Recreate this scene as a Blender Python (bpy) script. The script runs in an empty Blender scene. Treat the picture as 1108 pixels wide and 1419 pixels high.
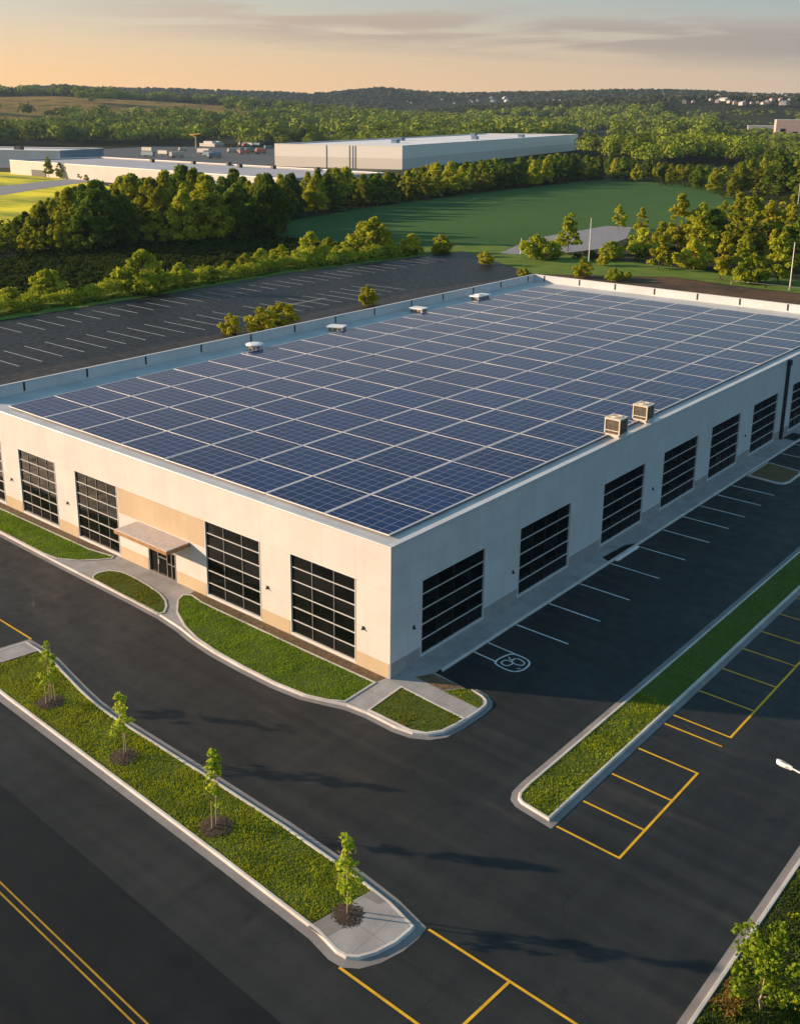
import bpy, math, random
import numpy as np
from mathutils import Vector, Matrix
from mathutils.geometry import tessellate_polygon
random.seed(7)
RNG = np.random.default_rng(11)
S = bpy.context.scene
COL = S.collection

# ------------------------------------------------------------------ camera (full-frame size 1108 x 1419)
CAM = np.array([36.4164, -44.0402, 34.1111])
YAW, PITCH, FPX, PX, PY = 2.2937624, -0.2796296, 1426.9, 499.41, 565.91
Fw = np.array([math.cos(PITCH)*math.cos(YAW), math.cos(PITCH)*math.sin(YAW), math.sin(PITCH)])
Rt = np.cross(Fw, [0, 0, 1]); Rt /= np.linalg.norm(Rt)
Up = np.cross(Rt, Fw)
def at(x, y, z=0.0):
    d = Fw + Rt*(x-PX)/FPX - Up*(y-PY)/FPX
    return CAM + d*(z-CAM[2])/d[2]
def px(P):
    d = np.asarray(P, float)-CAM; z = d@Fw
    return PX+FPX*(d@Rt)/z, PY-FPX*(d@Up)/z
cd = bpy.data.cameras.new('camera'); cam = bpy.data.objects.new('camera', cd); COL.objects.link(cam)
cam.matrix_world = Matrix(((Rt[0], Up[0], -Fw[0], CAM[0]), (Rt[1], Up[1], -Fw[1], CAM[1]), (Rt[2], Up[2], -Fw[2], CAM[2]), (0, 0, 0, 1)))
cd.sensor_fit = 'VERTICAL'; cd.sensor_height = 36; cd.sensor_width = 36
cd.lens = 36*FPX/1419; cd.shift_x = (554-PX)/1419; cd.shift_y = -(709.5-PY)/1419
cd.clip_start = 0.5; cd.clip_end = 30000
S.camera = cam
S.view_settings.view_transform = 'Standard'; S.view_settings.look = 'None'; S.view_settings.gamma = 1
S.view_settings.exposure = 0.92

# ------------------------------------------------------------------ light
SUN_EL, SUN_AZ = math.radians(15.0), math.radians(211.0)      # direction towards the sun
sd = Vector((math.cos(SUN_EL)*math.cos(SUN_AZ), math.cos(SUN_EL)*math.sin(SUN_AZ), math.sin(SUN_EL)))
sl = bpy.data.lights.new('sun', 'SUN'); sl.energy = 5.0; sl.angle = math.radians(0.8); sl.color = (1.0, 0.725, 0.49)
so = bpy.data.objects.new('sun', sl); COL.objects.link(so); so.rotation_euler = sd.to_track_quat('Z', 'Y').to_euler(); so.location = (-60, -40, 60)

w = bpy.data.worlds.new('World'); S.world = w; w.use_nodes = True
nt = w.node_tree; N = nt.nodes; L = nt.links; N.clear()
def nd(t, **k):
    n = N.new(t)
    for a, b in k.items(): setattr(n, a, b)
    return n
def lk(a, b): L.new(a, b)
def mth(op, a, b=None, c=None, clamp=False):
    n = N.new('ShaderNodeMath'); n.operation = op; n.use_clamp = clamp
    for i, v in enumerate((a, b, c)):
        if v is None: continue
        if isinstance(v, (int, float)): n.inputs[i].default_value = v
        else: L.new(v, n.inputs[i])
    return n.outputs[0]
def mixc(f, a, b, bt='MIX'):
    n = N.new('ShaderNodeMix'); n.data_type = 'RGBA'; n.blend_type = bt
    for i, v in ((0, f), (6, a), (7, b)):
        if isinstance(v, (int, float)): n.inputs[i].default_value = v
        elif isinstance(v, tuple): n.inputs[i].default_value = (*v[:3], 1)
        else: L.new(v, n.inputs[i])
    return n.outputs[2]
sky = nd('ShaderNodeTexSky', sky_type='NISHITA', sun_disc=False)
sky.sun_elevation = SUN_EL; sky.sun_rotation = math.pi/2-SUN_AZ
sky.air_density = 1.2; sky.dust_density = 2.0; sky.ozone_density = 1.5; sky.altitude = 100
tc = nd('ShaderNodeTexCoord'); sp = nd('ShaderNodeSeparateXYZ'); lk(tc.outputs['Generated'], sp.inputs[0])
# evening glow and thin cloud bands over the north-western sky
fh = Vector((Fw[0], Fw[1], 0)).normalized()
def dotv(v):
    n = nd('ShaderNodeVectorMath', operation='DOT_PRODUCT'); lk(tc.outputs['Generated'], n.inputs[0]); n.inputs[1].default_value = v; return n.outputs['Value']
ez = sp.outputs['Z']
az = mth('ARCTAN2', dotv((Rt[0], Rt[1], 0)), dotv((fh.x, fh.y, 0)))
glowh = mth('MULTIPLY_ADD', az, -1.15, 0.6, True)                       # 1 towards the sunset side
hor = mixc(glowh, (0.47, 0.335, 0.225), (0.86, 0.43, 0.11))
upc = mixc(glowh, (0.20, 0.255, 0.27), (0.43, 0.385, 0.30))
hi = (0.062, 0.19, 0.285)
t1 = mth('SMOOTH_MIN', mth('DIVIDE', mth('MAXIMUM', ez, 0.0), 0.095), 1.0, 0.2)
t2 = mth('MULTIPLY_ADD', ez, 2.4, -0.26, True)
grad = mixc(t2, mixc(t1, hor, upc), hi)
cv = nd('ShaderNodeCombineXYZ'); lk(mth('MULTIPLY', az, 4.2), cv.inputs[0]); lk(mth('MULTIPLY', ez, 58.0), cv.inputs[1])
nz = nd('ShaderNodeTexNoise'); nz.inputs['Scale'].default_value = 1.0; nz.inputs['Detail'].default_value = 7; nz.inputs['Roughness'].default_value = 0.58
nz.inputs['Distortion'].default_value = 0.4
lk(cv.outputs[0], nz.inputs['Vector'])
band = mth('MULTIPLY', mth('ADD', ez, mth('MULTIPLY', az, 0.05)), 1.0)
b1 = mth('MULTIPLY_ADD', mth('ABSOLUTE', mth('SUBTRACT', band, 0.076)), -52.0, 1.35, True)
side = mth('MULTIPLY_ADD', az, 4.0, 1.25, True)
ca = mth('MULTIPLY', mth('MULTIPLY_ADD', nz.outputs[0], 9.0, -3.7, True), mth('MULTIPLY', b1, side))
nz2 = nd('ShaderNodeTexNoise'); nz2.inputs['Scale'].default_value = 0.55; nz2.inputs['Detail'].default_value = 5
lk(cv.outputs[0], nz2.inputs['Vector'])
cb = mth('MULTIPLY', mth('MULTIPLY_ADD', nz2.outputs[0], 6.0, -3.5, True), 0.25)
cloudc = mixc(glowh, (0.215, 0.185, 0.178), (0.42, 0.29, 0.20))
grad = mixc(mth('MULTIPLY', mth('MAXIMUM', ca, cb), 0.95), grad, cloudc)
awayr = mth('MULTIPLY_ADD', az, 1.2, -0.75, True); awayl = mth('MULTIPLY_ADD', az, -1.2, -2.3, True)
grad = mixc(mth('MULTIPLY', mth('MAXIMUM', awayr, awayl), 0.9), grad, (0.14, 0.24, 0.32))
skyc = mixc(0.15, grad, mixc(1.0, sky.outputs[0], (0.085, 0.10, 0.125), 'MULTIPLY'))
bg = nd('ShaderNodeBackground'); bg.inputs[1].default_value = 1.0
WB = nd('ShaderNodeVectorMath', operation='SCALE'); lk(skyc, WB.inputs[0]); WB.inputs['Scale'].default_value = 0.86 / 0.1
lk(WB.outputs[0], bg.inputs[0]); bg.inputs[1].default_value = 0.1
wo = nd('ShaderNodeOutputWorld'); lk(bg.outputs[0], wo.inputs[0])

# ------------------------------------------------------------------ materials
MATS = {}
class G:                                                                 # small node-graph helper
    def __init__(s, name):
        s.m = bpy.data.materials.new(name); s.m.use_nodes = True; s.t = s.m.node_tree; s.t.nodes.clear()
        s.o = s.t.nodes.new('ShaderNodeOutputMaterial')
        s.tc = s.t.nodes.new('ShaderNodeTexCoord'); MATS[name] = s.m
    def n(s, t, **k):
        x = s.t.nodes.new(t)
        for a, b in k.items():
            if a[0] == '_': s.set(x, a[1:], b)
            else: setattr(x, a, b)
        return x
    def set(s, x, key, v):
        k = int(key) if key.isdigit() else key.replace('_', ' ')
        if hasattr(v, 'is_output'): s.t.links.new(v, x.inputs[k])
        elif isinstance(v, tuple) and len(v) == 3 and x.inputs[k].type == 'RGBA': x.inputs[k].default_value = (*v, 1)
        else: x.inputs[k].default_value = v
    def noise(s, scale, detail=4, rough=.55, vec=None, stretch=None):
        v = vec or s.tc.outputs['Object']
        if stretch: 
            mp = s.n('ShaderNodeMapping'); s.t.links.new(v, mp.inputs[0]); mp.inputs['Scale'].default_value = stretch; v = mp.outputs[0]
        x = s.n('ShaderNodeTexNoise'); s.t.links.new(v, x.inputs['Vector'])
        x.inputs['Scale'].default_value = scale; x.inputs['Detail'].default_value = detail; x.inputs['Roughness'].default_value = rough
        return x.outputs[0]
    def ramp(s, f, lo, hi):
        x = s.n('ShaderNodeMapRange', clamp=True); s.set(x, '0', f); s.set(x, '1', lo); s.set(x, '2', hi); return x.outputs[0]
    def math(s, op, a, b=0.0, c=0.0):
        x = s.n('ShaderNodeMath', operation=op); s.set(x, '0', a); s.set(x, '1', b); s.set(x, '2', c); return x.outputs[0]
    def mix(s, f, a, b, bt='MIX'):
        x = s.n('ShaderNodeMix', data_type='RGBA', blend_type=bt); s.set(x, '0', f); s.set(x, '6', a); s.set(x, '7', b); return x.outputs[2]
    def bump(s, h, strength=.3, dist=.02):
        x = s.n('ShaderNodeBump'); s.set(x, 'Height', h); s.set(x, 'Strength', strength); s.set(x, 'Distance', dist); return x.outputs[0]
    def pbr(s, color, rough=.7, normal=None, metal=0.0, spec=.5, coat=0.0):
        b = s.n('ShaderNodeBsdfPrincipled'); s.set(b, 'Base_Color', color); s.set(b, 'Roughness', rough); s.set(b, 'Metallic', metal)
        s.set(b, 'Specular_IOR_Level', spec)
        if coat: s.set(b, 'Coat_Weight', coat); s.set(b, 'Coat_Roughness', .08)
        if normal is not None: s.set(b, 'Normal', normal)
        s.t.links.new(b.outputs[0], s.o.inputs[0]); return s.m
def plain(name, c, rough=.6, metal=0.0, var=.15, scale=2.0, spec=.5, bump=0.0):
    g = G(name); n = g.noise(scale, 5)
    col = g.mix(g.ramp(n, .3, .7), tuple(x*(1-var) for x in c), tuple(min(1, x*(1+var)) for x in c))
    nm = g.bump(g.noise(60, 3), bump, .01) if bump else None
    return g.pbr(col, rough, nm, metal, spec)

def asphalt(name, c, warm):
    g = G(name); o = g.tc.outputs['Object']
    big = g.noise(.11, 5, .6); mid = g.noise(.9, 4, .6); fine = g.noise(14, 3, .7); sc = g.noise(.35, 6, .7, stretch=(.25, 1.3, 1))
    col = g.mix(g.ramp(big, .32, .68), tuple(x*.78 for x in c), tuple(x*1.2 for x in c))
    col = g.mix(g.math('MULTIPLY', g.ramp(sc, .56, .78), .55), col, warm)
    col = g.mix(g.math('MULTIPLY', g.ramp(mid, .5, .8), .3), col, tuple(x*.6 for x in c))
    col = g.mix(.55, col, g.mix(g.ramp(fine, .3, .75), (.45, .45, .45), (1.5, 1.5, 1.5)), 'MULTIPLY')
    tr = g.math('ADD', g.noise(1.0, 3, .5, stretch=(.03, 1.1, 1)), g.math('MULTIPLY', g.noise(1.0, 3, .5, stretch=(1.0, .03, 1)), .6))
    col = g.mix(.6, col, g.mix(g.ramp(tr, .6, 1.0), (.62, .62, .64), (1.45, 1.42, 1.38)), 'MULTIPLY')
    st = g.math('MULTIPLY', g.ramp(g.noise(.55, 2, .4), .66, .74), g.ramp(g.noise(2.2, 4, .6), .42, .6))
    col = g.mix(g.math('MULTIPLY', st, .6), col, tuple(x*.35 for x in c))
    vm = g.n('ShaderNodeVectorMath', operation='ADD'); nn = g.n('ShaderNodeTexNoise'); g.set(nn, 'Scale', .5); g.set(nn, 'Detail', 4.0); g.t.links.new(o, nn.inputs['Vector'])
    vs = g.n('ShaderNodeVectorMath', operation='SCALE'); g.t.links.new(nn.outputs['Color'], vs.inputs[0]); vs.inputs['Scale'].default_value = 1.1
    g.t.links.new(o, vm.inputs[0]); g.t.links.new(vs.outputs[0], vm.inputs[1])
    vo = g.n('ShaderNodeTexVoronoi', feature='DISTANCE_TO_EDGE'); g.set(vo, 'Scale', .085); g.t.links.new(vm.outputs[0], vo.inputs['Vector'])
    cr = g.math('MULTIPLY', g.math('LESS_THAN', vo.outputs[0], .0032), g.ramp(g.noise(.13, 2), .48, .56))
    col = g.mix(g.math('MULTIPLY', cr, .3), col, tuple(x*.25 for x in c))
    return g.pbr(col, g.ramp(mid, -.6, 1.5), g.bump(g.noise(38, 4, .8), .45, .02), spec=.22)
M = {}
M['asphalt'] = asphalt('asphalt', (.0245, .0262, .0260), (.074, .058, .047))
M['shade_tint_asphalt'] = asphalt('shade_tint_lot_asphalt', (.012, .013, .015), (.07, .042, .030))  # dark base paints in the lot's shade, warm patches its sunlit spots
M['road'] = asphalt('road_asphalt', (.0085, .010, .011), (.020, .019, .018))
M['sun_tint_asphalt'] = asphalt('sun_tint_asphalt', (.034, .027, .025), (.11, .065, .044))  # reddish brown of a sunlit zone put into the colour
def concrete(name, c, slab=0.0):
    g = G(name); col = g.mix(g.ramp(g.noise(.6, 6, .65), .3, .7), tuple(x*.75 for x in c), tuple(x*1.12 for x in c))
    col = g.mix(g.math('MULTIPLY', g.ramp(g.noise(9, 5, .7), .45, .8), .35), col, tuple(x*.6 for x in c))
    if slab:
        br = g.n('ShaderNodeTexBrick', offset=0.0, squash=1.0); g.set(br, 'Vector', g.tc.outputs['Object'])
        g.set(br, 'Scale', 1.0); g.set(br, 'Brick_Width', slab); g.set(br, 'Row_Height', slab); g.set(br, 'Mortar_Size', .012); g.set(br, 'Mortar_Smooth', .3)
        col = g.mix(br.outputs['Fac'], col, tuple(x*.45 for x in c))
    return g.pbr(col, .85, g.bump(g.noise(45, 4), .2, .01), spec=.3)
M['concrete'] = concrete('paving_concrete', (.34, .33, .33), 1.83)
M['kerb'] = concrete('kerb_concrete', (.58, .545, .51))
M['gutter'] = concrete('gutter_concrete', (.235, .22, .215))
def paint(name, c):
    g = G(name); col = g.mix(g.ramp(g.noise(1.5, 5), .3, .7), tuple(x*.72 for x in c), c)
    wr = g.math('MAXIMUM', g.ramp(g.noise(16, 5, .75), .56, .70), g.math('MULTIPLY', g.ramp(g.noise(.9, 4), .5, .75), .45))
    return g.pbr(g.mix(g.math('MULTIPLY', wr, .75), col, (.04, .04, .04)), .75, spec=.25)
M['dull_yellow'] = paint('dull_yellow_paint', (.46, .27, .02)); M['white_line'] = paint('white_road_paint', (.78, .78, .78)); M['yellow_line'] = paint('yellow_road_paint', (.80, .46, .02))  # duller yellow serves the road centre line and the crane jib
M['soil'] = plain('bare_soil', (.13, .085, .045), .95, var=.45, scale=5, bump=.8)
M['mulch'] = plain('bark_mulch', (.075, .05, .035), .95, var=.6, scale=14, bump=1.0)
def ground(name, a, b, c, sc1, sc2, stretch=None):
    g = G(name); col = g.mix(g.ramp(g.noise(sc1, 6, .6, stretch=stretch), .38, .62), a, b)
    col = g.mix(g.math('MULTIPLY', g.ramp(g.noise(sc2, 5, .7), .5, .7), .7), col, c)
    return g.pbr(col, .95, g.bump(g.noise(sc2*3, 4), .6, .05), spec=.15)
M['turf'] = ground('short_turf', (.055, .095, .016), (.08, .115, .022), (.11, .105, .03), .6, 3.5)
M['lawn'] = ground('field_grass', (.030, .090, .018), (.046, .112, .022), (.066, .112, .026), .02, .12, (1, .3, 1))
M['golf'] = ground('sun_shade_tint_grass', (.14, .20, .018), (.80, .66, .03), (.60, .56, .025), .014, .05, (1, 3.6, 1))  # low-sun yellow and tree-shadow strips put into the grass colour
M['verge'] = ground('verge_grass', (.075, .14, .018), (.13, .19, .028), (.15, .17, .03), .2, 1.2)
M['floor'] = ground('woodland_floor', (.020, .030, .012), (.035, .042, .016), (.05, .045, .02), .05, .3)
M['dry'] = ground('dry_ground', (.10, .062, .036), (.05, .036, .028), (.17, .105, .05), .08, .5)

# terrain: wood-covered hills, a pale meadow slope
g = G('terrain'); hgt = g.n('ShaderNodeVertexColor', layer_name='cover')
n1 = g.noise(.012, 8, .75); n2 = g.noise(.0035, 6, .6)
wood = g.mix(g.ramp(n1, .35, .65), (.014, .024, .010), (.055, .062, .022))
mead = g.mix(g.ramp(n2, .4, .6), (.24, .18, .05), (.32, .22, .065))
mead = g.mix(g.math('MULTIPLY', g.ramp(g.noise(.02, 8, .7, stretch=(1, 1, 1)), .5, .62), .8), mead, (.04, .055, .02))
sepc = g.n('ShaderNodeSeparateColor'); g.set(sepc, '0', hgt.outputs[0])
g.pbr(g.mix(sepc.outputs[0], wood, mead), 1.0, g.bump(g.noise(.03, 8, .8), 1.0, 14.0), spec=.05); M['terrain'] = g.m

def leafmat(name, dark, light, clump=.5, transl=.35, objvar=.5, nw=.5, rw=.45):
    g = G(name); oi = g.n('ShaderNodeObjectInfo'); ge = g.n('ShaderNodeNewGeometry')
    n = g.ramp(g.noise(clump, 3, .6), .35, .65)
    f = g.math('ADD', g.math('MULTIPLY', n, nw), g.math('MULTIPLY', ge.outputs['Random Per Island'], rw))
    f = g.math('ADD', f, g.math('MULTIPLY', g.math('SUBTRACT', oi.outputs['Random'], .5), objvar))
    f = g.ramp(f, -.15, .88)
    col = g.mix(f, dark, light)
    d = g.n('ShaderNodeBsdfDiffuse', _Color=col); t = g.n('ShaderNodeBsdfTranslucent', _Color=g.mix(.5, col, light))
    mx = g.n('ShaderNodeMixShader', _0=transl); g.t.links.new(d.outputs[0], mx.inputs[1]); g.t.links.new(t.outputs[0], mx.inputs[2])
    g.t.links.new(mx.outputs[0], g.o.inputs[0]); return g.m
M['leaf'] = leafmat('broadleaf_foliage', (.016, .046, .006), (.50, .50, .036), objvar=.8)
M['leaf_dark'] = leafmat('dark_foliage', (.010, .036, .008), (.20, .28, .028), objvar=.8)
M['leaf_gold'] = leafmat('golden_foliage', (.11, .14, .010), (.50, .47, .035))
M['leaf_bright'] = leafmat('bright_foliage', (.10, .155, .010), (.46, .49, .040))
M['leaf_young'] = leafmat('young_foliage', (.16, .25, .016), (.48, .56, .05), clump=2)
M['leaf_brown'] = leafmat('brown_foliage', (.12, .08, .02), (.26, .16, .04), clump=3)
M['forest'] = leafmat('forest_foliage', (.010, .026, .008), (.27, .33, .034), clump=.03, transl=.1, objvar=0, nw=.8, rw=.2)
M['far_forest'] = leafmat('far_forest_foliage', (.012, .026, .014), (.11, .12, .036), clump=.012, transl=.15, objvar=0)
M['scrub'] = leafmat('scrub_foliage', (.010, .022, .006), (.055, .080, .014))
M['grass'] = leafmat('grass_blades', (.022, .070, .004), (.42, .46, .028), clump=.75, nw=.62, rw=.36, transl=.4, objvar=.15)
M['grass_lush'] = leafmat('lush_grass_blades', (.022, .090, .005), (.30, .45, .024), clump=.9, transl=.4, objvar=.1, nw=.6, rw=.38)
M['grass_shade_tint'] = leafmat('shade_tint_grass_blades', (.012, .036, .005), (.13, .18, .018), clump=.8, transl=.3, objvar=.1)  # blade colour darkened so the right-hand lawn looks shadowed
M['leaf_mid'] = leafmat('mid_green_foliage', (.022, .065, .007), (.24, .32, .026), clump=2)
M['grass_shade_lift'] = leafmat('shade_lift_grass_blades', (.12, .185, .035), (.26, .32, .07), clump=1.2, transl=.4, objvar=.1)  # greens raised to brighten the short grass lying in building shade
M['grass_dry'] = leafmat('dry_grass_blades', (.06, .095, .010), (.26, .26, .035), clump=1.6, transl=.4, objvar=.1)
M['bark'] = plain('bark', (.12, .085, .06), .9, var=.3, scale=8, bump=.5)
M['pale_bark'] = plain('pale_bark', (.42, .32, .20), .85, var=.2, scale=8)
M['stake'] = plain('stake_wood', (.40, .29, .16), .85, var=.25, scale=8)

def walls(name, c, axis, pw, ph):
    g = G(name); sx = g.n('ShaderNodeSeparateXYZ'); g.set(sx, '0', g.tc.outputs['Object'])
    cx = g.n('ShaderNodeCombineXYZ'); g.set(cx, '0', sx.outputs[axis]); g.set(cx, '1', sx.outputs[2])
    br = g.n('ShaderNodeTexBrick', offset=0.0, squash=1.0); g.set(br, 'Vector', cx.outputs[0])
    g.set(br, 'Scale', 1.0); g.set(br, 'Brick_Width', pw); g.set(br, 'Row_Height', ph); g.set(br, 'Mortar_Size', .010); g.set(br, 'Mortar_Smooth', .2)
    g.set(br, 'Color1', (1, 1, 1)); g.set(br, 'Color2', (.95, .95, .95)); g.set(br, 'Mortar', (.70, .68, .66))
    col = g.mix(g.ramp(g.noise(.35, 6, .65), .3, .7), tuple(x*.90 for x in c), tuple(x*1.05 for x in c))
    st = g.noise(.8, 5, .7, stretch=(1.6, 1.6, .12))
    col = g.mix(g.math('MULTIPLY', g.ramp(st, .52, .8), .22), col, tuple(x*.62 for x in c))
    col = g.mix(1.0, col, br.outputs['Color'], 'MULTIPLY')
    return g.pbr(col, .8, g.bump(g.noise(20, 5, .7), .12, .02), spec=.3)
M['wall_south'] = walls('painted_wall_front', (.63, .592, .555), 0, 2.88, 3.0)
M['wall_east'] = walls('painted_wall_side', (.60, .60, .60), 1, 1.78, 1.45)
M['tan'] = walls('tan_wall_paint', (.53, .41, .27), 0, 2.88, 3.0)
M['grey_base'] = plain('grey_wall_base', (.30, .29, .28), .85, var=.15, scale=1.2)
M['white_frame'] = plain('white_window_frame', (.62, .61, .59), .5, var=.05)
M['grey_frame'] = plain('grey_mullion', (.20, .19, .18), .5, var=.1)
M['dark_metal'] = plain('dark_metal', (.03, .03, .035), .5, .3, var=.2)
g = G('window_glass'); n = g.noise(.5, 4, .6); ri = g.n('ShaderNodeNewGeometry').outputs['Random Per Island']; g.pbr(g.mix(g.ramp(g.math('ADD', g.math('MULTIPLY', n, .6), g.math('MULTIPLY', ri, .4)), .3, .7), (.002, .003, .003), (.011, .012, .012)), .05, g.bump(g.noise(.9, 3), .06, .1), spec=.12); M['glass'] = g.m
M['roof'] = plain('roof_membrane', (.47, .475, .48), .55, var=.14, scale=.35)
M['coping'] = plain('coping_metal', (.66, .64, .62), .4, .35, var=.08, scale=.5)
M['alu'] = plain('aluminium_frame', (.70, .68, .66), .42, .25, var=.08)
M['hvac'] = plain('unit_metal', (.66, .58, .47), .5, .2, var=.15, scale=1.5)
M['grille'] = plain('unit_grille', (.26, .215, .16), .55, .2, var=.3, scale=3)
M['white_metal'] = plain('white_metal', (.82, .80, .78), .4, .1, var=.05)
M['wood_fascia'] = plain('bronze_fascia', (.33, .18, .07), .55, var=.2, scale=2)
M['canopy_top'] = plain('canopy_sheet', (.56, .50, .48), .5, .2, var=.12, scale=3)
# solar cells
g = G('solar_cells'); sx = g.n('ShaderNodeSeparateXYZ'); g.set(sx, '0', g.tc.outputs['Object'])
wob = g.math('MULTIPLY', g.math('SUBTRACT', g.noise(.9, 3), .5), .22)
def line(sock, n, wd):
    f = g.math('FRACT', g.math('ADD', g.math('MULTIPLY', g.math('ADD', sock, wob), n), .5))
    return g.math('LESS_THAN', g.math('ABSOLUTE', g.math('SUBTRACT', f, .5)), wd)
oi = g.n('ShaderNodeObjectInfo')
ln = g.math('MAXIMUM', line(sx.outputs[0], 6/5.2, .034), line(sx.outputs[1], 5/4.33, .036))
bus = g.math('MULTIPLY', line(sx.outputs[0], 24/5.2, .07), .35)
cell = g.mix(g.ramp(g.noise(1.1, 3), .3, .7), (.0002, .008, .060), (.0005, .017, .105))
cell = g.mix(g.math('MULTIPLY', oi.outputs['Random'], .5), cell, (.0002, .007, .046))
cell = g.mix(g.math('MULTIPLY', bus, .12), cell, (.05, .07, .14))
col = g.mix(g.math('MULTIPLY', ln, .62), cell, (.24, .25, .35))
g.pbr(col, g.ramp(g.noise(.25, 4), .22, 2.6), g.bump(g.noise(.55, 3), .06, .12), spec=.24, coat=.0); M['cells'] = g.m

# ------------------------------------------------------------------ mesh helpers
class MB:
    def __init__(s): s.v = []; s.f = []; s.mi = []; s.cur = 0
    def face(s, pts):
        b = len(s.v); s.v += [tuple(map(float, p)) for p in pts]; s.f.append(tuple(range(b, b+len(pts)))); s.mi.append(s.cur)
    def box(s, x0, x1, y0, y1, z0, z1, bev=0.0):
        b = len(s.v)
        s.v += [(x0, y0, z0), (x1, y0, z0), (x1, y1, z0), (x0, y1, z0), (x0, y0, z1), (x1, y0, z1), (x1, y1, z1), (x0, y1, z1)]
        for q in ((3, 2, 1, 0), (4, 5, 6, 7), (0, 1, 5, 4), (1, 2, 6, 5), (2, 3, 7, 6), (3, 0, 4, 7)):
            s.f.append(tuple(b+i for i in q)); s.mi.append(s.cur)
    def boxm(s, fn, a0, a1, t0, t1, n0, n1):                             # box in wall coordinates (along, up, out)
        b = len(s.v)
        for n in (n0, n1):
            s.v += [tuple(fn(a0, t0, n)), tuple(fn(a1, t0, n)), tuple(fn(a1, t1, n)), tuple(fn(a0, t1, n))]
        for q in ((3, 2, 1, 0), (4, 5, 6, 7), (0, 1, 5, 4), (1, 2, 6, 5), (2, 3, 7, 6), (3, 0, 4, 7)):
            s.f.append(tuple(b+i for i in q)); s.mi.append(s.cur)
    def tube(s, pts, rad, seg=8, cap=True):
        pts = [Vector(p) for p in pts]; rad = rad if isinstance(rad, (list, tuple)) else [rad]*len(pts); b = len(s.v)
        for i, p in enumerate(pts):
            d = (pts[min(i+1, len(pts)-1)]-pts[max(i-1, 0)]).normalized()
            a = d.cross(Vector((0, 0, 1)) if abs(d.z) < .95 else Vector((1, 0, 0))).normalized(); c = d.cross(a)
            for k in range(seg):
                t = 2*math.pi*k/seg; s.v.append(tuple(p+(a*math.cos(t)+c*math.sin(t))*rad[i]))
        for i in range(len(pts)-1):
            for k in range(seg):
                s.f.append((b+i*seg+k, b+i*seg+(k+1) % seg, b+(i+1)*seg+(k+1) % seg, b+(i+1)*seg+k)); s.mi.append(s.cur)
        if cap:
            s.f.append(tuple(b+k for k in range(seg))[::-1]); s.f.append(tuple(b+(len(pts)-1)*seg+k for k in range(seg))); s.mi += [s.cur]*2
    def poly(s, pts, z):
        v = [Vector((p[0], p[1], z)) for p in pts]; b = len(s.v); s.v += [tuple(q) for q in v]
        for t in tessellate_polygon([v]):
            a, c, d = (v[i] for i in t)
            t = t if (c-a).cross(d-a).z > 0 else t[::-1]
            s.f.append(tuple(b+i for i in t)); s.mi.append(s.cur)
    def build(s, name, mats, parent=None, smooth=False, bevel=0.0):
        me = bpy.data.meshes.new(name); me.from_pydata(s.v, [], s.f)
        mats = mats if isinstance(mats, (list, tuple)) else [mats]
        for m in mats: me.materials.append(M[m])
        me.polygons.foreach_set('material_index', s.mi)
        if smooth: me.polygons.foreach_set('use_smooth', [True]*len(s.f))
        me.validate(); me.update()
        o = bpy.data.objects.new(name, me); COL.objects.link(o); o.parent = parent
        if bevel:
            md = o.modifiers.new('bevel', 'BEVEL'); md.width = bevel; md.segments = 2; md.limit_method = 'ANGLE'
        return o
def np_mesh(name, verts, k, mat):                                        # verts: (n*k,3), faces of k corners each
    me = bpy.data.meshes.new(name); n = len(verts)//k
    me.vertices.add(n*k); me.vertices.foreach_set('co', np.asarray(verts, np.float32).ravel())
    me.loops.add(n*k); me.loops.foreach_set('vertex_index', np.arange(n*k, dtype=np.int32))
    me.polygons.add(n); me.polygons.foreach_set('loop_start', np.arange(0, n*k, k, dtype=np.int32))
    me.materials.append(M[mat]); me.update(); me.validate(); return me
def link(name, me, parent=None):
    o = bpy.data.objects.new(name, me); COL.objects.link(o); o.parent = parent; return o
def tag(o, label=None, cat=None, group=None, kind=None):
    for k, v in (('label', label), ('category', cat), ('group', group), ('kind', kind)):
        if v: o[k] = v
    return o
def empty(name, loc, rz=0.0):
    o = bpy.data.objects.new(name, None); COL.objects.link(o); o.location = loc; o.rotation_euler = (0, 0, rz); o.empty_display_size = .2; return o
def copy_tree(o, parent=None):
    c = o.copy(); COL.objects.link(c); c.parent = parent
    for ch in list(o.children): copy_tree(ch, c)
    return c
def struct(name, mb, mat, **k): return tag(mb.build(name, mat, **k), kind='structure')

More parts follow.
